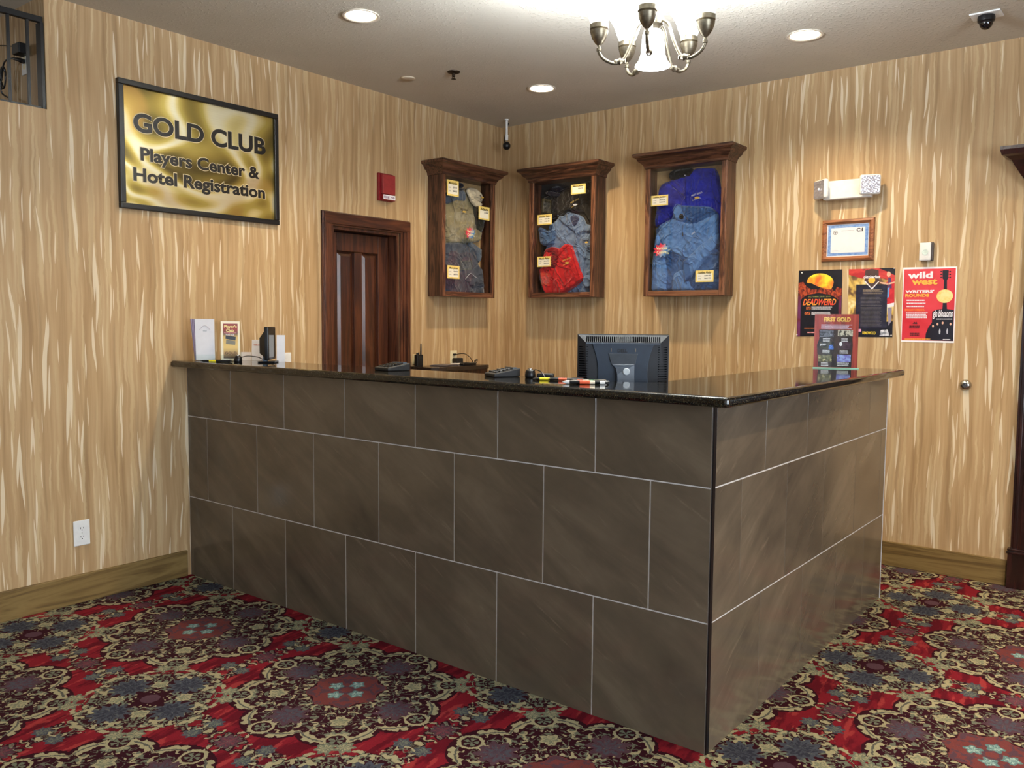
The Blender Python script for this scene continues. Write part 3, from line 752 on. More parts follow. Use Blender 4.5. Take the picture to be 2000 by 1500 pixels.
cloth('body', 2, [(245,985),(262,940),(330,905),(400,930),(420,915),(460,878),(512,890),(545,1000),(630,1225),(560,1290),(430,1372),(262,1380),(225,1290),(198,1120),(240,1110)], .105, .034, K['red'], g6,
      [((330,1120),(430,1340),.012,.006),((450,1160),(490,1280),.008,-.007),((300,1150),(300,1350),.012,.005),((540,1000),(480,1160),.012,.005)])
cloth('collar', 2, [(246,985),(262,940),(330,905),(395,935),(410,985),(385,1050),(350,1040),(330,960),(280,970)], .113, .012, K['redd'], g6, edge=.012)
cloth('collar', 2, [(395,940),(462,876),(505,890),(440,960),(400,1010)], .113, .012, K['red'], g6, edge=.01)
cloth('placket', 2, [(300,1000),(350,1010),(392,1060),(375,1110),(330,1130),(310,1080)], .112, .006, K['redd'], g6, edge=.01)
logo(2, 487, 1066, .113, 82, M['gold'], M['gold'], g6, .30)
# --- cabinet 3
g7 = G_('jacket', 'royal blue jacket with white logo in the right display cabinet', 'jacket', 3)
cloth('body', 3, [(205,470),(240,410),(330,375),(440,330),(530,280),(560,262),(718,264),(752,330),(770,460),(808,550),(805,700),(795,1060),(765,1072),(740,900),(300,900),(175,800),(190,600)], .05, .030, K['royal'], g7,
      [((300,390),(460,560),.010,-.008),((470,340),(460,600),.009,.007),((620,350),(580,560),.016,.006),((740,380),(790,620),.014,.007)])
cloth('collar', 3, [(305,375),(300,320),(340,275),(430,245),(525,235),(530,300),(500,345),(400,370),(360,385)], .062, .016, K['blackf'], g7, [((320,330),(500,280),.010,.005)])
cloth('sleeve', 3, [(190,610),(210,480),(300,400),(420,520),(400,600),(330,720),(180,820),(172,760)], .065, .022, K['royal'], g7, [((230,500),(380,640),.010,.007),((200,640),(320,700),.008,.006)])
logo(3, 570, 545, .066, 100, M['whitet'], M['gold'], g7, .22)
text('care_label', 'L', M['whitet'], g7, *cl(3, 462, 348, .07), .012, .008, -.08, .05)
g8 = G_('jacket', 'light blue fleece jacket with crossed sleeve in the right display cabinet', 'jacket', 3)
cloth('body', 3, [(345,650),(380,600),(415,615),(690,630),(752,690),(752,1000),(790,1200),(800,1395),(112,1395),(150,1100),(180,880),(172,835),(230,780),(335,725)], .085, .034, K['skyd'], g8,
      [((480,760),(470,1100),.008,.004),((300,1050),(420,1130),.010,-.006),((590,1240),(600,1380),.016,.006),((740,1010),(760,1380),.008,.006)])
cloth('front', 3, [(345,730),(430,760),(530,780),(750,680),(752,960),(640,1080),(520,1120),(440,1100),(320,1030),(240,960),(200,870),(240,800)], .094, .016, K['sky'], g8, [((560,800),(720,760),.012,.006),((460,800),(450,1090),.006,-.005),((250,850),(330,860),.014,.005)])
cloth('sleeve', 3, [(180,880),(210,850),(250,1000),(300,1230),(285,1395),(114,1395),(150,1100)], .097, .022, K['sky'], g8, [((190,950),(220,1350),.014,.005)])
cloth('sleeve', 3, [(752,860),(750,985),(620,1130),(520,1260),(445,1320),(428,1150),(470,1090),(600,960)], .105, .024, K['sky'], g8, [((740,900),(520,1130),.014,.006)])
cloth('cuff', 3, [(430,1120),(480,1090),(520,1260),(448,1325)], .112, .012, K['skyd'], g8, edge=.01)
cloth('sleeve', 3, [(345,1240),(430,1190),(500,1330),(540,1395),(325,1395)], .100, .020, K['sky'], g8, [((400,1230),(430,1380),.012,.005)])
cloth('collar', 3, [(345,660),(375,603),(405,600),(430,660),(465,740),(440,760),(420,742),(400,770),(360,730),(345,690)], .108, .016, K['sky'], g8, [((350,650),(370,740),.006,.005)], edge=.012)
cloth('collar', 3, [(410,618),(690,632),(712,665),(640,690),(540,740),(540,775),(465,745)], .102, .012, K['skyd'], g8, [((560,650),(690,660),.008,.004)], edge=.012)
cloth('neck_opening', 3, [(398,700),(420,682),(438,690),(450,740),(422,745),(402,740)], .112, .004, K['blackf'], g8, edge=.008)
MB().lathe([(0,0),(.003,.001),(.004,.012),(.002,.026),(0,.027)], (cl(3,435,890,.118)[0], -.112, cl(3,435,895,.118)[1]), 10).build('zipper_pull', M['ink'], g8, smooth=True)
text('logo', 'FIRST GOLD', M['whitet'], g8, *cl(3, 525, 888, .108), .030, .010, -.112, .02, 0, .65)
sd_ = plain('dark seam stitch', RGB(44,54,84), .8); sb_ = plain('dark blue seam', RGB(34,62,110), .8); sr_ = plain('royal seam', RGB(14,16,80), .8); srd = plain('deep red seam', RGB(110,12,20), .8)
for P_ in ([(545,745),(575,860),(600,1000),(612,1180)], [(640,835),(680,828),(718,850)], [(640,835),(640,900),(690,930),(718,905)], [(372,745),(420,810),(468,880)], [(700,900),(660,1060),(640,1200)]): line('seam', 2, P_, .079, .0012, sd_, g4)
for P_ in ([(410,1010),(370,1110),(345,1240),(350,1365)], [(455,1170),(520,1130),(560,1200),(500,1260),(455,1170)], [(520,905),(560,1060),(610,1215)]): line('seam', 2, P_, .1125, .0011, srd, g6)
for P_ in ([(468,380),(466,480),(470,600)], [(300,400),(380,470),(440,560)], [(720,300),(700,420),(740,560),(800,620)], [(250,480),(230,600),(200,700)]): line('seam', 3, P_, .063, .0014, sr_, g7)
for P_ in ([(440,790),(438,870),(470,960),(440,1010),(440,1095)], [(345,735),(290,800),(215,860)], [(530,780),(545,850),(600,870)]): line('seam', 3, P_, .103, .0012, sb_, g8)
for P_ in ([(345,660),(378,604),(408,606)], [(410,618),(560,622),(700,632)]): line('hem', 3, P_, .112, .0022, K['sky'], g8)
for P_ in ([(395,600),(445,620),(495,578),(560,590),(625,612),(662,690)], [(550,722),(590,800),(640,765)]): line('hem', 2, P_, .087, .0020, K['denim'], g4)
for P_ in ([(300,905),(310,1100),(300,1370)], [(380,1050),(420,1200),(470,1380)]): line('seam', 1, P_, .085, .0012, sd_, g2)
# --- price cards and stickers on the inside of the glass
def card(c, p0, p1, title, rows_, label):
    dep = CDP-.018
    a = cl(c, p0[0], p1[1], dep); b_ = cl(c, p1[0], p0[1], dep); w, h = b_[0]-a[0], b_[1]-a[1]
    g = G_('price_card', label, 'sign', c, 'price cards in the display cabinets')
    flat('card', rect(a[0], a[1], b_[0], b_[1]), M['card'], g, -dep, .0012)
    flat('card_centre', rect(a[0]+w*.09, a[1]+h*.12, b_[0]-w*.09, b_[1]-h*.26), M['cardw'], g, -dep-.0006)
    text('title', title, M['ink'], g, a[0]+w*.14, b_[1]-h*.30, w*.72, h*.2, -dep-.0012, .02, .35)
    for i, (l, r_) in enumerate(rows_):
        z = b_[1]-h*(.52+.22*i)
        if l: text('size', l, M['ink'], g, a[0]+w*.16, z, w*.17, h*.09, -dep-.0012)
        text('price', r_, M['ink'], g, a[0]+w*.50, z, w*.34, h*.13, -dep-.0012, .02)
card(1, (257,312), (368,440), "Men's Jacket", [('S-XL','$54.95'),('XXL','$60.95')], 'yellow price card in the upper left of the left cabinet')
card(1, (556,560), (659,668), 'Hats', [('','$14.95')], 'yellow hat price card under the cream cap')
card(1, (260,1112), (375,1226), "Men's Jacket", [('S-XL','$54.95'),('XXL','$60.95')], 'yellow price card over the slate jacket in left cabinet')
card(2, (525,290), (669,402), "Men's Jacket", [('','$54.95')], 'yellow price card at the top right of the middle cabinet')
card(2, (198,588), (340,700), 'Denim Shirt', [('S-XL','$34.95'),('XXL','$38.95')], 'yellow price card above the folded blue denim sleeve')
card(2, (195,1002), (330,1108), "Men's Polo", [('S-XL','$34.95'),('XXL','$38.95')], 'yellow price card beside the red polo collar')
card(3, (146,514), (305,625), 'Ladies Jacket', [('S-XL','$54.95'),('XXL','$60.95')], 'yellow Ladies Jacket price card in the right cabinet')
card(3, (553,1206), (721,1318), 'Ladies Polo', [('S-XL','$38.95'),('XXL','$60.95')], 'yellow price card at the lower right of the right cabinet')
def star(c, cx, cy, R_, label):
    dep = CDP-.018; g = G_('sticker', label, 'sticker', c)
    x, z = cl(c, cx, cy, dep); x2, _ = cl(c, cx+R_, cy, dep); r = abs(x2-x)
    n = 11; pts = [(x+math.cos(PI*k/n)*(r if k % 2 == 0 else r*.7), z+math.sin(PI*k/n)*(r if k % 2 == 0 else r*.7)*.75) for k in range(2*n)]
    gm = G('rainbow sticker', .4); px, _, pz = gm.pos('Object')
    gm.color(gm.ramp((px-x+r)/(2*r)*.7+(z+r*.7-pz)/(1.4*r)*.3, [(.15, RGB(214,36,60)), (.42, RGB(226,60,90)), (.58, RGB(150,170,200)), (.72, RGB(30,120,190)), (.9, RGB(230,220,120))]))
    flat('starburst', pts, gm.mat, g, -dep, .0008)
    t = plain('cream print', RGB(250,238,190), .5)
    text('lettering', 'Various', t, g, x-r*.62, z+r*.06, r*1.25, r*.30, -dep-.0006, .03)
    text('lettering', 'Colors', t, g, x-r*.55, z-r*.34, r*1.1, r*.30, -dep-.0006, .03)
star(1, 478, 800, 52, 'rainbow starburst sticker on the glass of the left cabinet')
star(3, 245, 1025, 82, 'rainbow starburst sticker reading Various Colors in the right cabinet')

# ------------------------------------------------------------------ posters on the back wall
def W0(u, v, y=0.0): p = at(u, v, 'y', -y); return (p.x, p.z)
def PC(o, s): return lambda px, py: W0(o[0]+px/s, o[1]+py/s)
NA = plain('night ink', RGB(16,16,26), .35, vary=.15)
def band_mat(name, stops, sc=(6,6), det=3, dist=.5, rough=.35):
    g = G(name, rough); x, y, z = g.pos('Object'); n = g.noise(g.vec(x*sc[0], z*sc[1]), 1, det, .6, dist); g.color(g.ramp(n, stops)); return g.mat
q = PC((1550,510), 9.376)
def poster(label, tl, tr, br, bl, sheet, y=.0006, name='poster'):
    g = empty(name, label, 'poster', (0,0,0), 0, 'posters on the back wall')
    flat('sheet', [bl, br, tr, tl], sheet, g, -.0016-y, .0012)
    return g
YP = -.0024
def lines(g, q, x0, x1, y0, n, dy, mat, seed, y=YP, h=4, gap=False, words='lorem'):
    rnd = random.Random(seed); mb = MB()
    for i in range(n):
        x = x0; yy = y0+i*dy; xe = x1-rnd.random()*(x1-x0)*.12
        while x < xe:
            w = rnd.uniform(8, 30); e = min(x+w, xe)
            a, b_, c_, d_ = q(x, yy+h), q(e, yy+h), q(e, yy), q(x, yy)
            mb.prism([a, b_, c_, d_], lambda p: (p[0], y, p[1]), lambda p: (p[0], y+.0005, p[1])); x = e+4
    o = mb.build('fine_print', mat, g); return o
def ptext(nm, s, mat, g, q, x0, y0, x1, y1, y=YP, bold=.02, shear=0, ang=0):
    a = q(x0, y1); b_ = q(x1, y0); text(nm, s, mat, g, a[0], a[1], b_[0]-a[0], b_[1]-a[1], y, bold, shear, ang)
p1 = poster('black DEADWEIRD poster with orange moon, leftmost on the back wall', q(98,175), q(895,152), q(868,1370), q(58,1380), NA)
flat('city', [q(90,560),q(880,540),q(868,980),q(68,980),q(62,1370),q(120,1370),q(140,700),q(470,590),q(800,680)][:0] or [q(92,400),q(180,380),q(240,470),q(430,500),q(700,490),q(740,560),q(800,470),q(884,500),q(876,700),q(86,700)], band_mat('fiery street print', [(.35,RGB(44,14,18)),(.5,RGB(130,44,30)),(.6,RGB(190,84,40)),(.7,RGB(58,30,60))], (60,40)), p1, YP)
for s in (0, 1):
    flat('border_print', [q(86,640),q(135,640),q(120,1375),q(62,1378)] if s == 0 else [q(830,640),q(880,640),q(868,980),q(822,980)], band_mat('purple street print', [(.4,RGB(96,28,40)),(.6,RGB(104,48,90))], (20,10)), p1, YP-.0004)
moon = band_mat('moon print', [(.38,RGB(250,226,60)),(.5,RGB(250,176,50)),(.62,RGB(240,110,50))], (14,14), 2)
flat('moon', [q(245+245*(1-math.cos(t)), 390-165*math.sin(t)) for t in [PI*k/20 for k in range(21)]]+[q(715,470),q(680,520),q(600,505),q(520,490),q(440,460),q(380,440),q(300,420)], moon, p1, YP-.0006)
flat('treeline', [q(255,400),q(330,405),q(420,450),q(475,500),q(440,520),q(350,515),q(280,495),q(250,450)], NA, p1, YP-.0012)
flat('arch', [q(130,1376),q(150,690),q(250,620),q(460,582),q(680,620),q(800,680),q(830,980),q(828,1374)], NA, p1, YP-.0012)
fire = band_mat('fire lettering', [(.4,RGB(238,170,60)),(.6,RGB(226,70,50))], (10,30)); orange = plain('orange ink', RGB(236,120,50), .5); pink = plain('pink ink', RGB(232,150,150), .5)
olv = plain('olive ink', RGB(150,150,70), .5)
ptext('lettering', 'OCTOBER 25-31, 2019', olv, p1, q, 270, 635, 680, 668, YP-.0018)
ptext('lettering', 'DEADWEIRD', fire, p1, q, 170, 690, 785, 810, YP-.0018, .03, .35)
WI = plain('white ink', RGB(232,230,236), .5, vary=.01)
lines(p1, q, 332, 715, 835, 3, 18, WI, 1, YP-.0018, 11); lines(p1, q, 332, 715, 932, 3, 18, WI, 2, YP-.0018, 11)
ptext('lettering', 'OCT 25', orange, p1, q, 232, 838, 318, 885, YP-.0018); ptext('lettering', 'OCT 26', orange, p1, q, 205, 935, 310, 982, YP-.0018)
lines(p1, q, 200, 700, 1225, 1, 20, orange, 3, YP-.0018, 12); lines(p1, q, 255, 500, 1295, 1, 20, pink, 4, YP-.0018, 22)
OKT = band_mat('autumn print', [(.35,RGB(246,238,190)),(.48,RGB(214,178,90)),(.56,RGB(120,90,60)),(.66,RGB(60,40,30))], (9,6))
p2 = poster('colourful Oktoberfest poster with dark schedule panel, middle of the three wall posters', q(1015,150), q(1865,122), q(1812,1395), q(985,1385), OKT)
flat('banner', [q(1015,150),q(1865,122),q(1850,470),q(1700,330),q(1500,300),q(1260,320),q(1015,250)], band_mat('red banner print', [(.4,RGB(176,40,44)),(.55,RGB(206,66,60)),(.66,RGB(120,30,40))], (8,14)), p2, YP)
flat('night_sky', [q(1560,130),q(1865,122),q(1858,260),q(1740,200)], NA, p2, YP-.0006)
flat('lower_print', [q(1130,1150),q(1818,1100),q(1812,1393),q(1130,1388)], plain('navy ink', RGB(22,24,40), .35, vary=.2), p2, YP)
flat('dress_print', [q(1700,380),q(1850,360),q(1845,760),q(1705,800)], band_mat('dress print', [(.42,RGB(186,34,46)),(.6,RGB(206,50,56))], (20,20)), p2, YP-.0006)
flat('dress_print', [q(1735,300),q(1790,300),q(1800,500),q(1730,500)], plain('purple ink print', RGB(74,50,96), .4), p2, YP-.0008)
flat('dress_print', [q(1712,500),q(1760,480),q(1750,650),q(1712,690)], plain('blue ink', RGB(110,150,210), .4), p2, YP-.0010)
flat('apron_print', [q(1705,790),q(1845,760),q(1838,830),q(1705,850)], WI, p2, YP-.0010)
skin = plain('skin tone ink', RGB(226,178,150), .5)
flat('face_print', ell(*q(1745,240), .011, .016, 16), skin, p2, YP-.0014); flat('arm_print', [q(1570,380),q(1740,400),q(1740,440),q(1600,410)], skin, p2, YP-.0014)
flat('arm_print', [q(1740,400),q(1862,372),q(1850,400),q(1750,430)], skin, p2, YP-.0014)
flat('stocking_print', [q(1720,850),q(1800,850),q(1790,1100),q(1740,1180)], plain('grey ink', RGB(150,140,160), .4), p2, YP-.0008)
flat('schedule_panel', [q(1150,430),q(1725,425),q(1700,1235),q(1135,1230)], plain('panel ink', RGB(34,34,52), .3, vary=.25), p2, YP-.0014)
lines(p2, q, 1270, 1650, 520, 3, 36, plain('tan ink', RGB(140,124,100), .5), 6, YP-.002, 10); lines(p2, q, 1230, 1630, 640, 8, 24, plain('grey tan ink', RGB(106,100,100), .5), 7, YP-.002, 7); lines(p2, q, 1230, 1625, 845, 15, 24, plain('grey tan ink b', RGB(100,94,92), .5), 8, YP-.002, 7)
flat('shield', [q(1320,170),q(1440,140),q(1560,170),q(1570,370),q(1440,520),q(1300,370)], plain('shield ink', RGB(70,48,44), .4), p2, YP-.0022)
flat('shield_rim', [q(1300,370),q(1320,365),q(1435,492),q(1560,365),q(1572,375),q(1440,522)], WI, p2, YP-.0028)
flat('badge', ell(*q(1435,350), .020, .019, 24), plain('gold ink', RGB(240,180,60), .4), p2, YP-.0028)
ptext('lettering', 'oktoberfest', WI, p2, q, 1285, 255, 1595, 320, YP-.0034, .03)
ptext('lettering', 'SCHEDULE OF EVENTS', plain('tan ink c', RGB(170,150,120), .5), p2, q, 1270, 520, 1590, 545, YP-.0028)
ptext('lettering', 'DEADWOOD', plain('yellow ink', RGB(236,206,60), .4), p2, q, 1265, 1290, 1510, 1340, YP-.0034, .03)
flat('print_patch', rect(*q(1150,1290), *q(1240,1245)), plain('pink patch ink', RGB(230,160,190), .5), p2, YP-.0014)
flat('print_patch', [q(1570,1370),q(1600,1260),q(1720,1250),q(1760,1370)], band_mat('steel print', [(.4,RGB(70,76,96)),(.6,RGB(220,222,230))], (30,30)), p2, YP-.0014)
q = PC((1750,510), 8.823)
p3 = poster('red wild west poster with black guitar and white border, right end', q(127,112), q(1058,92), q(1000,1410), q(85,1390), M['paper'])
flat('red_field', [q(97,1360),q(985,1378),q(1035,120),q(145,145)], band_mat('crimson print', [(.4,RGB(196,36,50)),(.6,RGB(216,62,72))], (3,3)), p3, YP)
gt = plain('guitar black ink', RGB(24,22,34), .3, vary=.1)
flat('guitar', [q(805,160),q(910,155),q(905,290),q(880,330),q(880,490),q(875,720),q(880,825),q(1000,840),q(985,1376),q(505,1362),q(515,1250),q(560,1140),q(620,1060),q(625,940),q(625,870),q(700,835),q(800,825),q(810,720),q(820,490),q(830,330),q(805,300)], gt, p3, YP-.0006)
for k in range(3):
    for s in (-1, 1): flat('tuning_peg', ell(*q(858+s*78, 180+k*50), .0045, .0040, 10), gt, p3, YP-.0006)
    flat('tuning_peg_bar', rect(*q(785, 186+k*50), *q(930, 176+k*50)), gt, p3, YP-.0005)
flat('sound_disc', ell(*q(842,604), .0425, .0385, 32), band_mat('peach print', [(.4,RGB(250,206,110)),(.6,RGB(252,226,160))], (20,20)), p3, YP-.0012)
yel = plain('amber ink', RGB(246,180,70), .5)
ptext('lettering', 'wild', WI, p3, q, 205, 175, 640, 305, YP-.0012, .04); ptext('lettering', 'west', yel, p3, q, 272, 300, 718, 412, YP-.0014, .04)
ptext('lettering', "WRITERS'", WI, p3, q, 162, 495, 660, 552, YP-.0012, .05); ptext('lettering', 'ROUNDS', yel, p3, q, 162, 560, 575, 622, YP-.0012, .05)
lines(p3, q, 185, 510, 665, 3, 52, WI, 11, YP-.0012, 22); lines(p3, q, 155, 510, 822, 2, 24, orange, 12, YP-.0012, 14); lines(p3, q, 175, 560, 885, 4, 27, WI, 13, YP-.0012, 16)
ptext('lettering', 'gin blossoms', WI, p3, q, 632, 838, 985, 1000, YP-.0016, .03, .2); lines(p3, q, 700, 975, 992, 1, 20, WI, 14, YP-.0016, 14)
for px, py in ((640,1120),(718,1085),(806,1065),(942,1085)): flat('face_print', ell(*q(px,py), .0050, .0080, 12), skin, p3, YP-.0016)
for px, py in ((755,1215),(885,1210)): flat('print_patch', ell(*q(px,py), .0045, .0165, 10), plain('grey ink b', RGB(190,190,200), .5), p3, YP-.0016)
mr = plain('maroon ink', RGB(70,14,24), .5)
flat('emblem', [q(285,1080),q(320,1045),q(345,1060),q(360,1040),q(370,1085)], mr, p3, YP-.0012); lines(p3, q, 230, 430, 1110, 2, 30, mr, 15, YP-.0012, 18); lines(p3, q, 240, 410, 1235, 2, 30, mr, 16, YP-.0012, 18)
lines(p3, q, 150, 620, 1335, 1, 30, yel, 17, YP-.0012, 14); lines(p3, q, 810, 940, 1342, 1, 30, WI, 18, YP-.0016, 12)
# push pins at poster corners
pn = plain('clear pin plastic', RGB(230,226,220), .2)
for k, (px, py, lb) in enumerate(((1567,533,'upper left corner of the DEADWEIRD poster'),(1557,654,'lower left corner of the DEADWEIRD poster'),(1747,524,'upper right corner of the middle poster'),(1741,655,'lower right corner of the middle poster'))):
    x, z = W0(px, py)
    o = MB().lathe([(0,.0),(.004,.0),(.004,.002),(.002,.004),(.0035,.008),(0,.009)], (x, -.003, z), 10, Matrix.Rotation(PI/2, 4, 'X')).build('push_pin', pn, smooth=True)
    tag(o, 'tiny push pin at the '+lb, 'pin', 'push pins of the posters')

# ------------------------------------------------------------------ framed certificate
q = PC((1580,320), 7.5)
ce = empty('framed_certificate', 'wood-framed certificate with blue border under the emergency light', 'frame')
xa_, za_ = q(186, 1440); xb_, zb_ = q(975, 790); za_ = 1.832; zb_ = 2.088
fw = .030; st = [(0,-.006),(.004,-.020),(fw*.55,-.024),(fw,-.012)]
vs_ = []; fs_ = []
for o_, y_ in [(0,0)]+st+[(fw,0)]:
    vs_ += [(xa_+o_,y_,za_+o_),(xb_-o_,y_,za_+o_),(xb_-o_,y_,zb_-o_),(xa_+o_,y_,zb_-o_)]
for i in range(5):
    for k in range(4): fs_.append((i*4+k, i*4+(k+1) % 4, (i+1)*4+(k+1) % 4, (i+1)*4+k))
MB().add(vs_, fs_).build('frame', mat_wood('honey brown frame wood', RGB(112,66,38), RGB(140,86,52), RGB(160,102,64), 'x', .35), ce)
a0, a1, b0, b1 = xa_+fw, xb_-fw, za_+fw, zb_-fw
flat('mat_board', rect(a0, b0, a1, b1), M['paper'], ce, -.006)
flat('blue_border', rect(a0+.006, b0+.006, a1-.006, b1-.006), band_mat('guilloche blue', [(.4,RGB(110,150,214)),(.6,RGB(150,184,232))], (60,60)), ce, -.0068)
flat('certificate_sheet', rect(a0+.024, b0+.022, a1-.024, b1-.022), M['paper'], ce, -.0076)
flat('seal', ell(a0+.050, b1-.050, .014, .013, 20), plain('grey seal ink', RGB(150,150,150), .5), ce, -.0084)
flat('seal', ell(a0+.050, b1-.050, .010, .009, 20), M['paper'], ce, -.0090); flat('seal', [(a0+.042,b1-.048),(a0+.058,b1-.048),(a0+.050,b1-.058)], plain('grey seal ink b', RGB(140,140,140), .5), ce, -.0096)
text('lettering', 'C:I', M['ink'], ce, a1-.074, b1-.050, .036, .022, -.0084, .04)
gy = plain('grey print', RGB(150,160,170), .6)
text('lettering', 'GAMING COMMISSION', gy, ce, a0+.085, b1-.043, .075, .005, -.0084); text('lettering', 'state license', gy, ce, a0+.036, b0+.034, .035, .005, -.0084)
MB().box(a0, a1, -.0105, -.0098, b0, b1).build('glazing', M['glass'], ce)

# ------------------------------------------------------------------ emergency light
em = empty('emergency_light', 'white twin-head emergency light on the back wall above the certificate', 'light')
p_a = W0(1612,385); p_b = W0(1705,343)
MB().box(2.585, 2.865, -.055, 0, 2.205, 2.318).build('housing', M['white'], em, bevel=.008, seg=3)
refl = G('faceted reflector', .12, 1, .5, RGB(200,200,215)); tcx = refl.new('ShaderNodeTexCoord').outputs['Object']; refl.bump(refl.voro(tcx, 70), .8, .004)
refl.b.inputs['Metallic'].default_value = .6
def head(cx, cz, rz, rx):
    R_ = Matrix.Translation((cx, -.075, cz)) @ Matrix.Rotation(rz, 4, 'Z') @ Matrix.Rotation(rx, 4, 'X')
    def T(b): b.v = [tuple(R_ @ Vector(p)) for p in b.v]; return b
    s = .058; pts = [(-s,-s),(s,-s),(s,s),(-s,s)]
    hd = T(MB().box(-s, s, -.020, .012, -s, s)).build('lamp_head', M['white'], em, bevel=.012, seg=3, smooth=True)
    inner = MB(); e = s-.008; i2 = .016
    inner.add([(-e,-.0215,-e),(e,-.0215,-e),(e,-.0215,e),(-e,-.0215,e),(-i2,-.0204,-i2),(i2,-.0204,-i2),(i2,-.0204,i2),(-i2,-.0204,i2),(-e,-.0202,-e),(e,-.0202,-e),(e,-.0202,e),(-e,-.0202,e)],
              [(0,1,5,4),(1,2,6,5),(2,3,7,6),(3,0,4,7),(4,5,6,7)])
    T(inner).build('reflector', refl.mat, hd)
    T(MB().lathe([(0,0),(.007,.001),(.007,.004),(0,.007)], (0,-.0206,0), 12, Matrix.Rotation(PI/2, 4, 'X'))).build('bulb', glow('cold bulb', (.8,.9,1,1), .4), hd, smooth=True)
    T(MB().lathe([(.016,0),(.016,.03)], (0,.035,0), 14, Matrix.Rotation(PI/2, 4, 'X'))).build('swivel', M['white'], hd, smooth=True)
head(2.585, 2.268, -.65, .0); head(2.866, 2.272, .38, .0)

# ------------------------------------------------------------------ small wall items
x, z = W0(1811, 492)
dc = empty('door_chime', 'small white push-button chime with dark edge above the red poster', 'sensor')
MB().box(x-.033, x+.037, -.022, 0, z-.054, z+.054).build('back_plate', plain('brown grey plastic', RGB(70,60,56), .5), dc, bevel=.006)
MB().box(x-.036, x+.026, -.034, -.022, z-.052, z+.052).build('cover', M['white'], dc, bevel=.011, seg=4, smooth=True)
MB().lathe([(.017,0),(.017,.002),(.014,.003),(.0135,.001),(0,.001)], (x-.004, -.034, z-.004), 24, Matrix.Rotation(PI/2, 4, 'X')).build('button', plain('pale button', RGB(214,228,222), .3), dc, smooth=True)
x, z = W0(1886, 752)
kb = empty('wall_bumper', 'round brushed steel door bumper on the wallpaper right of the posters', 'door stop')
MB().lathe([(.031,0),(.031,.004),(.028,.012),(.020,.019),(.014,.021),(.013,.013)], (x, 0, z), 32, Matrix.Rotation(PI/2, 4, 'X')).build('cup', M['chrome'], kb, smooth=True)
MB().lathe([(.0128,.002),(.012,.014),(.006,.017),(0,.0175)], (x, 0, z), 20, Matrix.Rotation(PI/2, 4, 'X')).build('rubber_centre', plain('grey rubber', RGB(70,70,74), .7), kb, smooth=True)
# outlets
def outlet(label, y0, y1, z0, z1, mat, slots=True, name='wall_outlet'):
    g = empty(name, label, 'outlet', (0,0,0), LW, 'electrical outlets on the left wall')
    MB().box(y0, y1, -.006, 0, z0, z1).build('cover_plate', mat, g, bevel=.003)
    cx, cz = (y0+y1)/2, (z0+z1)/2; h = (z1-z0)
    for s in (-1, 1):
        rc = MB().prism(ell(cx, cz+s*h*.17, .017, .0145, 18), lambda p: (p[0], -.0078, p[1]), lambda p: (p[0], -.005, p[1])).build('receptacle', mat, g)
        if slots:
            sl_ = MB().box(cx-.008, cx-.0055, -.0082, -.007, cz+s*h*.17-.001, cz+s*h*.17+.008).box(cx+.0055, cx+.008, -.0082, -.007, cz+s*h*.17, cz+s*h*.17+.007)
            sl_.lathe([(0,0),(.0028,0),(.0028,.001),(0,.001)], (cx, -.0072, cz+s*h*.17-.007), 8, Matrix.Rotation(PI/2, 4, 'X')).build('slot', M['ink'], rc)
    MB().lathe([(0,0),(.002,0),(.002,.001),(0,.001)], (cx, -.0066, cz), 8, Matrix.Rotation(PI/2, 4, 'X')).build('screw', M['chrome'], g)
    return g
outlet('white duplex outlet low on the left wall near the baseboard', -3.417, -3.335, .293, .423, M['white'])
outlet('ivory outlet plate half hidden behind the two-way radio', -1.005, -.933, 1.135, 1.206, M['ivory'], False)
outlet('ivory outlet with black charger plugged in, right of the radio', -.605, -.530, 1.128, 1.225, M['ivory'])
outlet('white outlet just above the counter behind the small black monitor', at(553,700,'x',0).y, at(565,700,'x',0).y+.012, at(558,710,'x',0).z-.01, at(558,690,'x',0).z+.004, M['white'], False)
# charger + cord
ad = empty('charger', 'black plug-in charger with curled cord above the low dark counter', 'charger', (0,0,0), LW)
MB().box(-.590, -.512, -.055, -.0085, 1.122, 1.168).build('adapter', M['black'], ad, bevel=.006)
MB().box(-.582, -.560, -.030, -.0085, 1.188, 1.202).build('plug', M['black'], ad, bevel=.003)
def LP(u, v, dep): p = at(u, v, 'x', dep); return (p.y, -dep, p.z)
MB().tube(sub([LP(888,694,.03),LP(897,691,.035),LP(908,691,.04),LP(918,698,.04),LP(923,706,.045),LP(925,710,.05)], 6), .0028, 7).build('cord', M['black'], ad, smooth=True)
cc = [LP(925,710,.05),LP(932,702,.08),LP(931,708,.12),LP(924,713,.15),LP(919,716,.18),LP(922,719,.18),LP(928,714,.16),LP(927,705,.14),LP(931,703,.12),LP(922,714,.15),LP(920,718,.18),LP(926,718,.18),LP(924,711,.15)]
MB().tube(sub(cc, 6), .0028, 7).build('cord_bundle', M['black'], ad, smooth=True)
MB().lathe([(.010,-.003),(.011,0),(.010,.003)], LP(925,711,.14), 12).build('twist_tie', M['whitet'], ad, smooth=True)
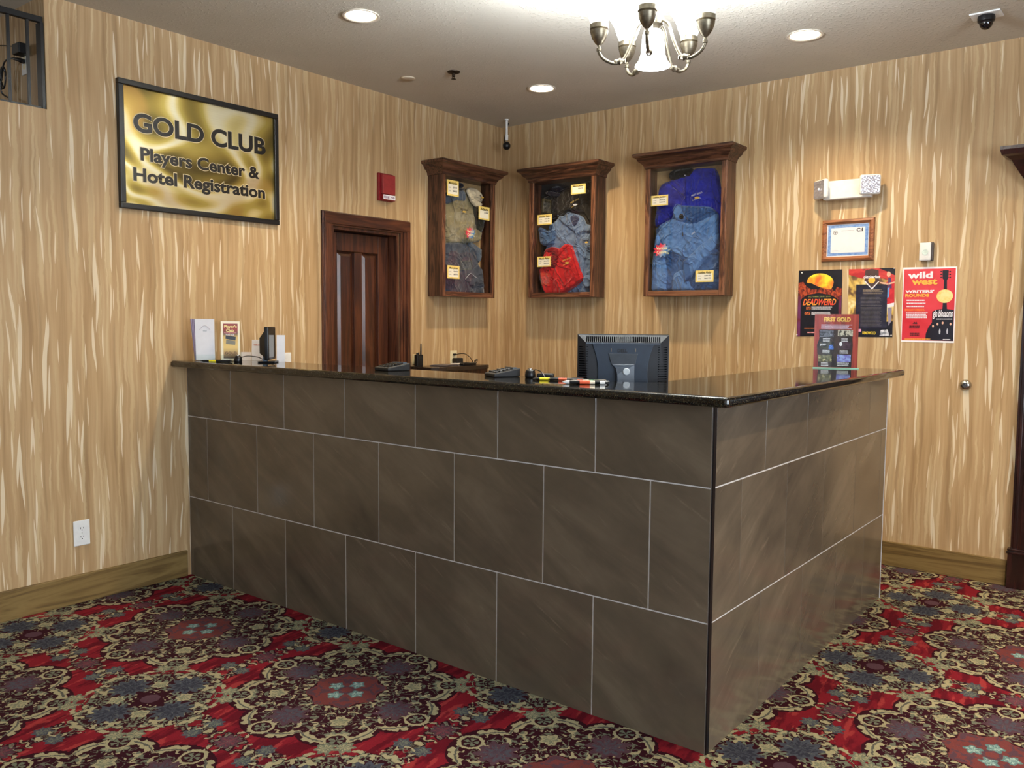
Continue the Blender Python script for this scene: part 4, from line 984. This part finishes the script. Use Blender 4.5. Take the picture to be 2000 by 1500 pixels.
# two-way radio
x, y, z = .045, -.985, 1.12
ra = empty('two_way_radio', 'black handheld two-way radio standing on the low dark counter', 'radio')
MB().box(x-.018, x+.018, y-.030, y+.030, z, z+.085).build('body', M['black'], ra, bevel=.006, seg=3)
MB().tube([(x, y+.020, z+.083), (x, y+.021, z+.11), (x, y+.022, z+.165)], [.0065,.006,.0045], 10).build('antenna', M['black'], ra, smooth=True)
MB().lathe([(.007,0),(.007,.013),(.005,.015),(0,.015)], (x, y-.016, z+.083), 12).build('channel_knob', M['black'], ra, smooth=True)
MB().lathe([(.005,0),(.005,.018),(0,.019)], (x, y-.001, z+.083), 12).build('volume_knob', M['black'], ra, smooth=True)
MB().box(x+.018, x+.0195, y-.02, y+.02, z+.045, z+.075).build('speaker_grille', M['black_matte'], ra)
# papers and handset on the low counter
def papers(label, x, y, rz, w, h, mat, n=4):
    g = empty('paper_stack', label, 'papers', (x, y, 1.1202), rz)
    for k in range(n):
        o = MB().box(-w/2, w/2, -h/2, h/2, k*.0025, k*.0025+.0022).build('sheet', mat, g); o.rotation_euler.z = random.uniform(-.12,.12)
papers('small stack of grey leaflets on the low dark counter', .125, -.80, .2, .13, .19, plain('grey leaflet', RGB(96,88,92), .5))
papers('white papers beside the black handset on the low dark counter', .10, -.57, -.1, .11, .15, M['paper'])
hs = empty('remote_handset', 'slim black handset lying on the low dark counter', 'phone', (.205, -.63, 1.1205), .12)
MB().box(-.022, .022, -.085, .085, 0, .020).build('body', M['black'], hs, bevel=.008, seg=3, smooth=True)
for i in range(4):
    for j in range(3): MB().box(-.014+j*.011, -.006+j*.011, -.06+i*.016, -.050+i*.016, .020, .0215).build('key', M['black_matte'], hs)

# ------------------------------------------------------------------ high opening with black grille
gr = empty('metal_grille', 'black metal grille closing the high opening in the left wall', 'grille', (0,0,0), LW)
MB().box(-5.19, -3.478, .01, .035, 2.862, 2.890).build('top_rail', M['black_metal'], gr, bevel=.002)
MB().box(-5.19, -3.478, .012, .032, 2.457, 2.466).build('bottom_rail', M['black_metal'], gr, bevel=.001)
MB().box(-3.493, -3.4775, .005, .055, 2.457, 2.862).build('stile', M['black_metal'], gr, bevel=.001)
for k in range(19): MB().box(-3.551-.085*k, -3.539-.085*k, .016, .028, 2.466, 2.862).build('bar', M['black_metal'], gr)
# plugs on the stair wall (facing -y)
def S0(u, v, d): p = at(u, v, 'y', OY-d); return (p.x, OY-d, p.z)
so = empty('wall_outlet', 'grey outlet behind the black grille with two plugs in it', 'outlet', (0,0,0), 0, 'outlets behind the grille')
a = S0(50,122,0); MB().box(a[0]-.035, a[0]+.03, OY-.006, OY, a[2]-.06, a[2]+.055).build('cover_plate', M['white'], so, bevel=.003)
for s in (-1, 1): MB().prism(ell(a[0], a[2]+s*.022, .016, .014, 16), lambda p: (p[0], OY-.0078, p[1]), lambda p: (p[0], OY-.005, p[1])).build('receptacle', M['ivory'], so)
pa = empty('power_adapter', 'black power adapter plugged in behind the grille', 'adapter'); a = S0(43,98,.03)
MB().box(a[0]-.045, a[0]+.035, OY-.06, OY-.008, a[2]-.022, a[2]+.028).build('adapter', M['black'], pa, bevel=.005)
MB().tube(sub([S0(36,94,.03), S0(25,91,.03), S0(10,89,.03), S0(-20,88,.03)], 5), .0022, 6).build('cable', M['black'], pa, smooth=True)
pc = empty('coiled_cable', 'black power cord coiled in a bundle behind the grille', 'cable'); a = S0(40,120,.03)
MB().tube([S0(46,120,.009), S0(43,119,.02), S0(34,116,.035), S0(24,114,.04)], [.012,.012,.009,.005], 10).build('plug', M['black'], pc, smooth=True)
MB().tube(sub([S0(24,114,.04), S0(13,117,.05), S0(7,125,.05), S0(5,140,.05), S0(3,160,.05), S0(8,170,.05), S0(11,150,.05), S0(9,134,.05), S0(3,132,.05), S0(0,150,.05), S0(3,172,.05), S0(9,168,.05), S0(10,142,.05), S0(5,134,.06), S0(2,150,.06), S0(2,176,.06), S0(8,186,.05), S0(22,193,.05)], 6), .0042, 8).build('cord', M['black'], pc, smooth=True)

# ------------------------------------------------------------------ ceiling fixtures
lens = glow('warm downlight lens', (1,.86,.62,1), 16); lens_trim = plain('white trim ring', RGB(226,216,200), .5, vary=.02)
for k, (x, y) in enumerate(DOWN):
    lab = {0: 'recessed downlight left of the chandelier, nearest the gold sign', 1: 'recessed downlight between the chandelier and the room corner', 2: 'recessed downlight right of the chandelier near the dome camera'}.get(k, 'recessed downlight in the ceiling outside the picture')
    r = empty('recessed_downlight', lab, 'light', (x, y, HC), 0, 'recessed ceiling downlights')
    MB().lathe([(.092,-.0005),(.095,-.006),(.088,-.008),(.078,-.004),(.074,-.0005)], (0,0,0), 36).build('trim_ring', lens_trim, r, smooth=True)
    MB().lathe([(0,-.004),(.075,-.004),(.075,-.001),(0,-.001)], (0,0,0), 36).build('lens', lens, r)
    light('downlight_lamp', 'SPOT', (x, y, HC-.012), DOWN_E, (1,.76,.46), spot_size=2.3, spot_blend=.8, shadow_soft_size=.04, rot=(0,0,0))
s1 = at(797,152,'z',HC)
sm = MB().lathe([(0,-.010),(.040,-.010),(.044,-.008),(.045,-.002),(.052,-.0005)], (s1.x, s1.y, HC), 28).build('ceiling_cap', plain('cream cap plastic', RGB(200,184,160), .6), smooth=True)
tag(sm, 'flat cream round cover plate on the ceiling left of the sprinkler', 'cover')
s2 = at(886,140,'z',HC)
sp = empty('fire_sprinkler', 'small dark bronze sprinkler head on the ceiling', 'sprinkler', (s2.x, s2.y, HC))
M['bronze'] = plain('dark bronze', RGB(60,48,38), .4, .8)
MB().lathe([(.040,-.0005),(.038,-.006),(.020,-.012),(.014,-.012)], seg=24).build('escutcheon', M['bronze'], sp, smooth=True)
MB().lathe([(.008,-.008),(.008,-.03),(.004,-.034),(0,-.034)], seg=14).build('body', M['bronze'], sp, smooth=True)
MB().tube([(-.011,0,-.014),(-.013,0,-.030),(-.003,0,-.044)], .0018, 6).tube([(.011,0,-.014),(.013,0,-.030),(.003,0,-.044)], .0018, 6).build('yoke', M['bronze'], sp, smooth=True)
MB().lathe([(0,-.044),(.015,-.044),(.016,-.046),(0,-.047)], seg=16).build('deflector', M['bronze'], sp)
dm = empty('dome_camera', 'small black dome camera on a white plate on the ceiling at upper right', 'camera', (3.507, -.491, HC), 0, 'security cameras')
MB().box(-.068, .068, -.055, .055, -.008, -.0003).build('mounting_plate', M['white'], dm, bevel=.002)
MB().lathe([(.038,-.008),(.040,-.018),(.039,-.034),(.033,-.040)], seg=28).build('housing', M['black'], dm, smooth=True)
MB().lathe([(.031,-.036),(.031,-.046),(.026,-.060),(.016,-.070),(.006,-.074),(0,-.0745)], seg=28).build('dome', plain('smoked dome', RGB(10,10,16), .05, 0, .8), dm, smooth=True)
kc = empty('corner_camera', 'black ball camera on a white stem hanging at the room corner', 'camera', (.213, -.2, HC), 0, 'security cameras')
MB().lathe([(.018,-.0003),(.018,-.006),(.009,-.010)], seg=20).lathe([(.009,-.008),(.009,-.115),(.0125,-.118),(.0125,-.155),(.006,-.160)], seg=20).build('stem', M['white'], kc, smooth=True)
MB().lathe([(.006,-.156),(.006,-.176)], seg=12).build('swivel_joint', M['chrome'], kc, smooth=True)
MB().lathe([(0,-.168),(.016,-.171),(.028,-.184),(.031,-.200),(.026,-.217),(.014,-.227),(0,-.229)], seg=24).build('camera_ball', M['black'], kc, smooth=True)
MB().tube(sub([(-.060,.10,-.002),(-.048,.06,-.05),(-.038,.03,-.10),(-.030,.012,-.15),(-.014,0,-.185)], 5), .004, 8).build('cable', M['black'], kc, smooth=True)
# chandelier
cn = empty('chandelier', 'five-arm pewter chandelier with lit white glass shades', 'chandelier', (CH.x, CH.y, HC))
MB().lathe([(.065,-.0005),(.065,-.012),(.045,-.028),(.014,-.036)], seg=32).build('canopy', M['pewter'], cn, smooth=True)
MB().lathe([(.009,-.034),(.009,-.28),(.018,-.285),(.022,-.30),(.010,-.315),(.010,-.34)], seg=20).build('stem', M['pewter'], cn, smooth=True)
MB().lathe([(.010,-.34),(.030,-.350),(.040,-.372),(.038,-.398),(.024,-.412),(.022,-.425)], seg=28).build('hub', M['pewter'], cn, smooth=True)
shade_g = glow('lit frosted glass', (.93,.97,1,1), 24, (.9,.9,.9,1)); shade_c = glow('lit central glass', (.96,.98,1,1), 7, (.9,.9,.9,1))
bell = MB().lathe([(.028,-.418),(.040,-.430),(.044,-.47),(.047,-.51),(.056,-.535),(.067,-.548),(.068,-.553),(.063,-.551),(.052,-.535),(.043,-.51),(.040,-.47),(.036,-.434),(.028,-.424)], seg=36).build('central_shade', shade_c, cn, smooth=True)
for k in range(5):
    a = math.radians(-139+72*k); ca, sa = math.cos(a), math.sin(a)
    def R3(r, z): return (r*ca, r*sa, z)
    arm = MB().tube(sub([R3(.034,-.385), R3(.062,-.405), R3(.085,-.470), R3(.115,-.530), R3(.150,-.545), R3(.190,-.530), R3(.209,-.505), R3(.210,-.485)], 6), .0062, 10).build('arm', M['pewter'], cn, smooth=True)
    d = Vector(R3(1, -.35)).normalized(); c0 = Vector(R3(.128,-.538)); kn = []
    for t, rr in ((-.022,.007),(-.018,.010),(-.014,.008),(-.008,.0095),(0,.0135),(.008,.0095),(.014,.008),(.018,.010),(.022,.007)): kn.append((c0+Vector(R3(1,-.12))*t, rr))
    MB().tube([p for p, _ in kn], [r_ for _, r_ in kn], 12).build('arm_collar', M['pewter'], arm, smooth=True)
    x, y = .21*ca, .21*sa
    MB().lathe([(.0095,-.500),(.0095,-.490),(.006,-.486),(.006,-.480),(.016,-.470),(.026,-.455),(.033,-.435),(.035,-.425),(.030,-.423),(.036,-.418),(.036,-.400),(.033,-.399)], (x,y,0), 24).build('candle_cup', M['pewter'], cn, smooth=True)
    sh_ = MB().lathe([(.026,-.372),(.034,-.360),(.042,-.34),(.052,-.31),(.066,-.285),(.076,-.272),(.073,-.270),(.062,-.284),(.049,-.31),(.039,-.34),(.030,-.360),(.026,-.366)], (x,y,-.030), 30).build('glass_shade', shade_g, cn, smooth=True)
    MB().lathe([(.010,-.374),(.013,-.370),(.016,-.362),(.012,-.354),(0,-.350)], (x,y,-.030), 18).build('bulb', glow('bulb', (.95,.98,1,1), 20), sh_, smooth=True)
    light('chandelier_lamp', 'POINT', (CH.x+x, CH.y+y, HC-.318), CH_E, (.84,.92,1), shadow_soft_size=.02)
light('chandelier_centre_lamp', 'POINT', (CH.x, CH.y, HC-.575), 2, (.95,.97,1), shadow_soft_size=.05)

# ------------------------------------------------------------------ things on the counter
ZC = 1.2225
# acrylic brochure holders (facing the photographer)
def face(x, y): return math.atan2(CX-x, -(CY-y))       # rz that turns local -y towards the camera
def brochure_rack(x, y, rz, label):
    g = empty('brochure_holder', label, 'holder', (x, y, ZC), rz, 'clear acrylic brochure holders')
    w, h = .056, .215
    MB().box(-w, w, .020, .023, .002, h).build('back', M['acrylic'], g)
    MB().box(-w, w, -.020, -.0175, .002, .035).build('front_lip', M['acrylic'], g)
    MB().box(-w, w, -.030, .045, 0, .002).build('base', M['acrylic'], g)
    for s in (-1, 1): MB().box(s*w, s*(w-.002), -.0175, .020, .002, .05).build('side', M['acrylic'], g)
    return g
rz = face(.17, -2.75)-.25
brochure_rack(.165, -2.755, rz, 'clear acrylic holder with white brochures at the left end of the countertop')
Rm = Matrix.Rotation(rz, 3, 'Z')
for k in range(6):
    off = Rm @ Vector((-.0009*k if 0 else 0, .016-.0055*k, 0))
    g = empty('brochure', 'white brochure with faint arched logo, front of its holder' if k == 5 else 'lilac-edged brochure stacked behind the white one', 'brochure', (.165+off.x, -2.755+off.y, ZC+.0025), rz, 'brochures in the left acrylic holder')
    sh_ = .006*(5-k)
    MB().add([(-.050-sh_*.5,0,0),(.050-sh_*.5,0,0),(.050-sh_,-.004,.226),(-.054-sh_,-.004,.226),(-.050-sh_*.5,.003,0),(.050-sh_*.5,.003,0),(.050-sh_,-.001,.226),(-.054-sh_,-.001,.226)],
             [(0,1,2,3),(7,6,5,4),(0,4,5,1),(1,5,6,2),(2,6,7,3),(3,7,4,0)]).build('leaflet', M['paper'] if k == 5 else (M['lilac'] if k % 2 else plain('grey lilac paper', RGB(150,140,170), .6)), g)
    if k == 5:
        MB().tube([(-.028+.056*i/10, -.0045, .168+.022*math.sin(PI*i/10)) for i in range(11)], .0012, 5).build('logo_arch', plain('grey arch ink', RGB(190,180,190), .6), g)
        text('lettering', 'GOLD', gy, g, -.010, .158, .020, .007, -.0045, .03)
rz2 = face(.28, -2.69)
brochure_rack(.272, -2.672, rz2, 'clear acrylic holder with the Players Club brochure on the countertop')
pb = empty('brochure', 'cream Players Club brochure with red and gold panel', 'brochure', (.272, -2.672, ZC+.0025), rz2, 'players club brochures')
MB().box(-.049, .049, -.0155, .018, 0, .215).build('leaflet_stack', plain('cream leaflet paper', RGB(250,240,214), .6, vary=.01), pb)
ph = G('brochure picture', .4); _, _, pz = ph.pos('Object'); ph.color(ph.ramp(pz/.215, [(.06,RGB(90,70,56)),(.2,RGB(176,140,80)),(.34,RGB(226,192,110)),(.60,RGB(214,176,96)),(.68,RGB(90,60,40)),(.80,RGB(150,44,30)),(.95,RGB(126,30,24))]))
flat('picture', rect(-.037, .013, .038, .202), ph.mat, pb, -.0165)
YB = plain('pale gold ink', RGB(250,226,150), .5)
text('lettering', "Player's", YB, pb, -.032, .176, .066, .018, -.0175, .03); text('lettering', 'Club', YB, pb, -.022, .156, .040, .018, -.0175, .03); text('lettering', 'Advantage', pink, pb, -.034, .146, .066, .010, -.0175, .02)
flat('card_print', [(-.026,.120),(.026,.110),(.028,.130),(-.024,.138)], NA, pb, -.0173); flat('card_print', [(-.024,.092),(.024,.086),(.026,.106),(-.022,.116)], plain('silver card ink', RGB(120,114,96), .4), pb, -.0175)
text('lettering', 'GOLD', plain('brown ink', RGB(90,60,30), .5), pb, -.030, .034, .062, .015, -.0175, .03)
text('lettering', 'GOLD CLUB', WI, pb, -.024, .139, .044, .007, -.0178, .03, 0, -.06)
# pens
def pen(label, x, y, rz, bands, L_=.14, r=.0055):
    g = empty('pen', label, 'pen', (x, y, ZC+r), rz, 'ballpoint pens on the countertop')
    R_ = Matrix.Rotation(PI/2, 4, 'Y'); s = 0
    n = len(bands)
    for i, mt in enumerate(bands):
        a, b_ = L_*i/n, L_*(i+1)/n
        pr = [(r*.999,a-L_/2),(r*.999,b_-L_/2)]
        if i == 0: pr = [(.0012,-L_/2-.008),(.0025,-L_/2-.004),(r,-L_/2+.006),(r,b_-L_/2)]
        MB().lathe(pr, seg=14, M=R_).build('barrel' if i < n-1 else 'cap', mt, g, smooth=True)
    MB().lathe([(r*.6,L_/2),(r*.6,L_/2+.01),(0,L_/2+.011)], seg=10, M=R_).build('push_button', M['black'], g, smooth=True)
    MB().box(L_/2-.045, L_/2, -.0015, .0015, r, r+.002).box(L_/2-.003, L_/2, -.0015, .0015, r*.5, r+.002).build('clip', M['chrome'], g)
yb = plain('yellow plastic', RGB(232,214,40), .4); ob = plain('orange red plastic', RGB(226,96,60), .4); gb = plain('green plastic', RGB(70,140,90), .4); cbm = plain('cream plastic', RGB(240,224,200), .4)
pen('black and yellow pen lying below the Players Club brochure', .325, -2.795, .68, [M['black'],yb,M['black'],M['black']], .15)
pen('black pen with yellow band on the countertop left of the coloured pens', 2.415, -2.655, .55, [M['black'],yb,yb,M['black'],gb,M['black']], .12)
pen('black pen with coral band just right of the yellow-banded pen', 2.475, -2.625, .55, [M['black'],ob,M['black'],M['black']], .13)
pen('black, orange and white pen lying frontmost before the monitor', 2.625, -2.725, .55, [M['white'],M['black'],M['black'],ob,ob,cbm,M['black'],M['white']], .15, .007)
pen('striped white and coral pen behind the frontmost pen', 2.615, -2.690, .58, [cbm,M['black'],ob,gb,M['white']], .14, .006)
pen('grey striped pen farthest back of the pens before the monitor', 2.600, -2.660, .60, [M['black'],ob,cbm,gb,cbm,M['black']], .13, .006)
def pen_base(label, x, y, tox, toy):
    g = empty('pen_holder', label, 'pen holder', (x, y, ZC), 0, 'tethered pen holders')
    MB().lathe([(.020,0),(.022,.004),(.022,.012),(.020,.026),(.016,.032),(.008,.035),(0,.035)], seg=22).build('base', M['black'], g, smooth=True)
    MB().lathe([(.008,.031),(.009,.035),(.008,.038),(.006,.034)], seg=16).build('socket', M['chrome'], g, smooth=True)
    dx, dy = tox-x, toy-y
    MB().tube(sub([(.014,0,.022),(dx*.25,dy*.25,.034),(dx*.55,dy*.55,.028),(dx*.8,dy*.8,.004),(dx,dy,.004)], 6), .0022, 7).build('tether', M['black'], g, smooth=True)
pen_base('black tethered pen holder left of the small black monitor', .405, -2.715, .60, -2.62)
pen_base('black tethered pen holder in the middle of the countertop', 2.262, -2.580, 2.39, -2.62)
c2h = MB().box(-.035, .035, -.02, .02, 0, .020).build('card_reader', M['black'], bevel=.007, seg=3, smooth=True)
c2h.location = (2.325, -2.560, ZC); c2h.rotation_euler.z = .5; tag(c2h, 'small black wedge beside the middle pen holder', 'device')
# flat keypads / phones
def keypad(label, x, y, rz, w=.13, d=.16, h=.045):
    g = empty('desk_phone', label, 'phone', (x, y, ZC), rz, 'low black keypads on the countertop')
    MB().add([(-w/2,-d/2,0),(w/2,-d/2,0),(w/2,d/2,0),(-w/2,d/2,0),(-w/2,-d/2,.014),(w/2,-d/2,.014),(w/2,d/2,h),(-w/2,d/2,h)],
             [(0,3,2,1),(4,5,6,7),(0,1,5,4),(1,2,6,5),(2,3,7,6),(3,0,4,7)]).build('body', M['black_matte'], g, bevel=.004)
    sl_ = (h-.014)/d
    for i in range(4):
        for j in range(4):
            a = -w*.38+j*w*.20; b_ = -d*.38+i*d*.15; zz = .014+(b_+d/2)*sl_
            MB().box(a, a+w*.14, b_, b_+d*.10, zz-.002, zz+.007).build('key', M['black'], g, bevel=.0015, seg=1)
    zz = .014+(d*.28+d/2)*sl_
    MB().box(-w*.38, w*.38, d*.25, d*.42, zz, zz+.007).build('display', plain('grey display', RGB(90,100,110), .2), g)
keypad('black keypad phone lying on the countertop in front of the brown door', 1.50, -2.63, -.2, .12, .12, .034)
keypad('black calculator on the countertop below the middle display cabinet', 2.130, -2.600, -.45, .10, .12, .036)
# small monitor seen edge-on
tb = empty('small_monitor', 'small black monitor seen edge-on at the left of the countertop', 'monitor', (.555, -2.62, ZC), 2.30)
MB().box(-.085, .085, -.012, .012, .016, .190).build('screen_housing', M['black'], tb, bevel=.006, seg=3, smooth=True)
MB().add([(-.065,.012,.03),(.065,.012,.03),(.065,.012,.17),(-.065,.012,.17),(-.04,.045,.05),(.04,.045,.05),(.04,.045,.13),(-.04,.045,.13)], [(4,5,6,7),(0,1,5,4),(1,2,6,5),(2,3,7,6),(3,0,4,7)]).build('rear_shell', M['black'], tb)
MB().box(-.075, .075, -.0128, -.012, .030, .180).build('screen', plain('dark screen', RGB(60,58,48), .1), tb)
MB().box(-.05, .05, -.035, .055, 0, .008).build('foot', M['black'], tb, bevel=.003)
MB().box(-.018, .018, .014, .034, .008, .06).build('neck', plain('blue grey plastic', RGB(110,130,150), .3), tb)
# leaflets near the left wall
def leaflet(label, x, y, rz, w, h, lean=.01, txt=None):
    g = empty('leaflet', label, 'leaflet', (x, y, ZC), rz, 'white leaflets by the small monitor')
    MB().add([(-w/2,0,0),(w/2,0,0),(w/2,lean,h),(-w/2,lean,h),(-w/2,.0015,0),(w/2,.0015,0),(w/2,lean+.0015,h),(-w/2,lean+.0015,h)], [(0,1,2,3),(7,6,5,4),(0,4,5,1),(1,5,6,2),(2,6,7,3),(3,7,4,0)]).build('card', M['paper'], g)
    MB().box(-w*.4, w*.4, .002+lean*.1, .03, 0, .002).build('foot', M['acrylic'], g)
    if txt: text('lettering', txt, plain('coral ink', RGB(214,110,90), .5), g, -w*.36, h*.72, w*.7, h*.07, -.001+lean*.70, .03)
leaflet('white leaflet with a coral heading left of the small monitor', .335, -2.54, .67, .075, .115, .012, 'WELCOME')
leaflet('low white card tucked in front of the leaflet by the pen holder', .245, -2.56, .67, .06, .045, .01)
leaflet('tall white card standing right of the small monitor', .545, -2.545, .67, .045, .145, .008)
# main monitor, rear side towards the photographer
M['slot'] = plain('matte black slot', RGB(6,7,10), 1, 0, 0)
MX, MY = 2.533, -2.302; mz = face(MX, MY)+0.0
mo = empty('computer_monitor', 'black computer monitor seen from behind, rising over the counter corner', 'monitor', (MX, MY, .76), mz)
WM = .190; T0, B0 = .642, .342                              # top and bottom above the work surface
MB().box(-WM, WM, .022, .045, B0, T0).build('bezel', M['black'], mo, bevel=.003)
MB().box(-WM+.015, WM-.015, .045, .0456, B0+.015, T0-.015).build('screen', plain('screen glass', RGB(30,34,40), .1), mo)
# rear shell: frame sloping in to a raised back
ro = [(-WM+.002,.022,B0+.004),(WM-.002,.022,B0+.004),(WM-.002,.022,T0-.003),(-WM+.002,.022,T0-.003)]
ri = [(-WM+.045,-.004,B0+.02),(WM-.045,-.004,B0+.02),(WM-.035,-.004,T0-.034),(-WM+.035,-.004,T0-.034)]
shell = plain('blue black plastic', RGB(24,28,36), .55, vary=.05); shell2 = plain('dark slate plastic', RGB(34,46,62), .45, vary=.05)
MB().add(ro+ri, [(4,5,6,7)]+[(i,(i+1) % 4,4+(i+1) % 4,4+i) for i in range(4)]).build('rear_shell', shell, mo)
# hourglass-shaped back panel
hp = []
for i in range(13):
    t = i/12; z_ = T0-.036-t*(T0-.036-B0-.02); hw = .150-.042*math.sin(PI*min(1, t*.75+.12)) - .006
    hp.append((hw, z_))
poly = [(a, b_) for a, b_ in hp]+[(-a, b_) for a, b_ in reversed(hp)]
MB().prism(poly, lambda p: (p[0], -.010, p[1]), lambda p: (p[0], -.003, p[1])).build('back_panel', shell2, mo, bevel=.002)
MB().box(-.152, .152, -.0125, -.004, T0-.040, T0-.036).build('ridge', plain('grey blue plastic', RGB(78,88,102), .4), mo)
for k in range(38):
    x = -.150+.300*k/37; z_a, z_b = T0-.031, T0-.010
    y_a = .022-.026*(T0-.003-z_a)/.031; y_b = .022-.026*(T0-.003-z_b)/.031
    MB().add([(x-.0022,y_a-.0022,z_a),(x+.0022,y_a-.0022,z_a),(x+.0022,y_b-.0022,z_b),(x-.0022,y_b-.0022,z_b),(x-.0022,y_a+.003,z_a),(x+.0022,y_a+.003,z_a),(x+.0022,y_b+.003,z_b),(x-.0022,y_b+.003,z_b)],
             [(0,1,2,3),(0,4,5,1),(1,5,6,2),(2,6,7,3),(3,7,4,0)]).build('vent_slot', M['slot'], mo)
for s in (-1, 1):
    for k in range(22):
        z_ = T0-.055-k*.010
        xo, xi = WM-.008, WM-.008-.036
        MB().add([(s*xo,.0165,z_),(s*xi,-.0045,z_),(s*xi,-.0045,z_+.004),(s*xo,.0165,z_+.004),(s*xo,.0135,z_+.002),(s*xi,-.0075,z_+.002)], [(0,1,5,4),(3,4,5,2)]).build('side_rib', M['slot'], mo)
text('logo', 'DELL', M['black'], mo, -.022, T0-.075, .040, .014, -.0108, .04)
for s in (-1, 1): MB().box(s*.050-.0015+.002, s*.050+.0015+.002, -.012, -.010, T0-.072, T0-.058).build('screw_cover', M['chrome'], mo)
# stand
MB().prism([(-.058,T0-.080),(.062,T0-.080),(.055,T0-.105),(.052,T0-.126),(-.045,T0-.126),(-.052,T0-.105)], lambda p: (p[0], -.016, p[1]), lambda p: (p[0], -.0101, p[1])).build('mount_plate', plain('stand charcoal', RGB(52,58,66), .35), mo, bevel=.001)
neckm = plain('stand grey', RGB(50,60,74), .4, 0)
MB().prism([(-.045,T0-.124),(.052,T0-.124),(.053,.01),(-.022,.01),(-.022,T0-.165),(-.028,T0-.140)], lambda p: (p[0]-.002, -.032+max(0,(p[1]-(T0-.17)))*.28, p[1]), lambda p: (p[0]-.002, -.016+max(0,(p[1]-(T0-.17)))*.1, p[1])).build('neck', neckm, mo, bevel=.004, seg=3)
MB().lathe([(0,.003),(.0125,.003),(.0145,.001),(.0145,-.002)], (.016, -.0325, T0-.153), 24, Matrix.Rotation(PI/2, 4, 'X')).build('cable_badge', plain('silver badge', RGB(190,200,208), .3), mo, smooth=True)
MB().box(-.10, .12, -.075, .10, 0, .012).build('foot', M['black'], mo, bevel=.005)
# table-top sign holder FIRST GOLD
HX, HY = (2.868+3.038)/2, (-.966-.789)/2
sh = empty('sign_holder', 'upright acrylic sign holder with red FIRST GOLD flyer on the countertop', 'sign', (HX, HY, ZC), face(HX, HY))
w = .108; h = .278
MB().box(-w, w, -.0045, -.0022, .004, h+.002).build('acrylic_front', M['acrylic'], sh)
MB().box(-w, w+.006, -.035, .035, 0, .004).build('acrylic_base', M['acrylic'], sh)
MB().box(-w, w+.006, -.0365, -.035, 0, .0045).build('base_edge', M['acrylic_edge'], sh)
curt = G('red curtain print', .4); cx_, _, cz_ = curt.pos('Object'); nn = curt.noise(curt.vec(cx_*60, cz_*3), 1, 3); curt.color(curt.ramp(nn, [(.35,RGB(120,36,34)),(.55,RGB(168,58,50)),(.7,RGB(186,78,64))]))
flat('flyer', rect(-w+.002, .004, w-.002, h), curt.mat, sh, .0006, .0012)
def fq(px, py): return (-w+.002+(px-175)/(1000-175)*2*(w-.002), h-(py-150)/(1200-150)*(h-.004))
flat('stage_print', [fq(265,1195),fq(230,760),fq(270,640),fq(262,450),fq(900,450),fq(895,640),fq(905,760),fq(890,1195)], band_mat('dark stage print', [(.4,RGB(30,22,30)),(.6,RGB(66,44,44))], (14,10)), sh, .0002, .0003)
def ftext(s_, mat, x0, y0, x1, y1, bold=.02, yy=-.0006):
    a = fq(x0, y1); b_ = fq(x1, y0); text('lettering', s_, mat, sh, a[0], a[1], b_[0]-a[0], b_[1]-a[1], yy, bold)
ftext('FIRST GOLD', plain('gold title ink', RGB(240,196,96), .4), 345, 205, 850, 295, .05)
lines(sh, fq, 300, 880, 350, 4, 24, plain('lilac print', RGB(206,186,212), .5), 31, -.0006, 15)
for (x0, y0, x1, y1), mt in (((285,470,540,600), band_mat('band photo', [(.42,RGB(34,34,46)),(.6,RGB(130,130,150))], (90,90))), ((620,455,900,580), band_mat('pale photo', [(.4,RGB(40,36,36)),(.52,RGB(206,196,180))], (80,80))),
     ((280,700,545,850), band_mat('dim photo', [(.42,RGB(28,26,34)),(.66,RGB(90,84,60))], (60,60))), ((625,690,880,840), band_mat('violet photo', [(.42,RGB(46,28,46)),(.6,RGB(74,48,70))], (60,60))),
     ((265,950,520,1090), band_mat('olive photo', [(.4,RGB(70,66,44)),(.55,RGB(130,124,84)),(.66,RGB(214,196,150))], (80,80))), ((615,945,875,1090), band_mat('violet ice photo', [(.4,RGB(112,100,190)),(.6,RGB(150,170,226))], (50,50)))):
    flat('photo_print', rect(*fq(x0,y1), *fq(x1,y0)), mt, sh, -.0003, .0003)
flat('shirt_print', [fq(455,845),fq(460,760),fq(520,750),fq(550,800),fq(545,850)], plain('blue shirt ink', RGB(70,110,200), .4), sh, -.0009, .0003)
flat('face_print', ell(*fq(680,735), .0075, .011, 12), WI, sh, -.0009, .0003)
ftext('JEFF', WI, 285, 730, 405, 780, .04, -.0010)
for x0, x1, y0 in ((340,480,625),(690,815,625),(340,490,860),(665,830,860),(320,465,1110),(620,850,1105)): lines(sh, fq, x0, x1, y0, 3, 24, WI, x0+y0, -.0009, 13)

# ------------------------------------------------------------------ put every empty at the base of its thing
bpy.context.view_layer.update()
for r in [o for o in bpy.data.objects if o.type == 'EMPTY' and o.parent is None]:
    kids = [c for c in r.children_recursive if c.type == 'MESH']
    if not kids: continue
    P = [c.matrix_world @ Vector(b) for c in kids for b in c.bound_box]
    new = Vector(((min(p.x for p in P)+max(p.x for p in P))/2, (min(p.y for p in P)+max(p.y for p in P))/2, min(p.z for p in P)))
    d = Matrix.Rotation(-r.rotation_euler.z, 3, 'Z') @ (r.location-new)
    r.location = new
    for c in r.children: c.location = c.location+d
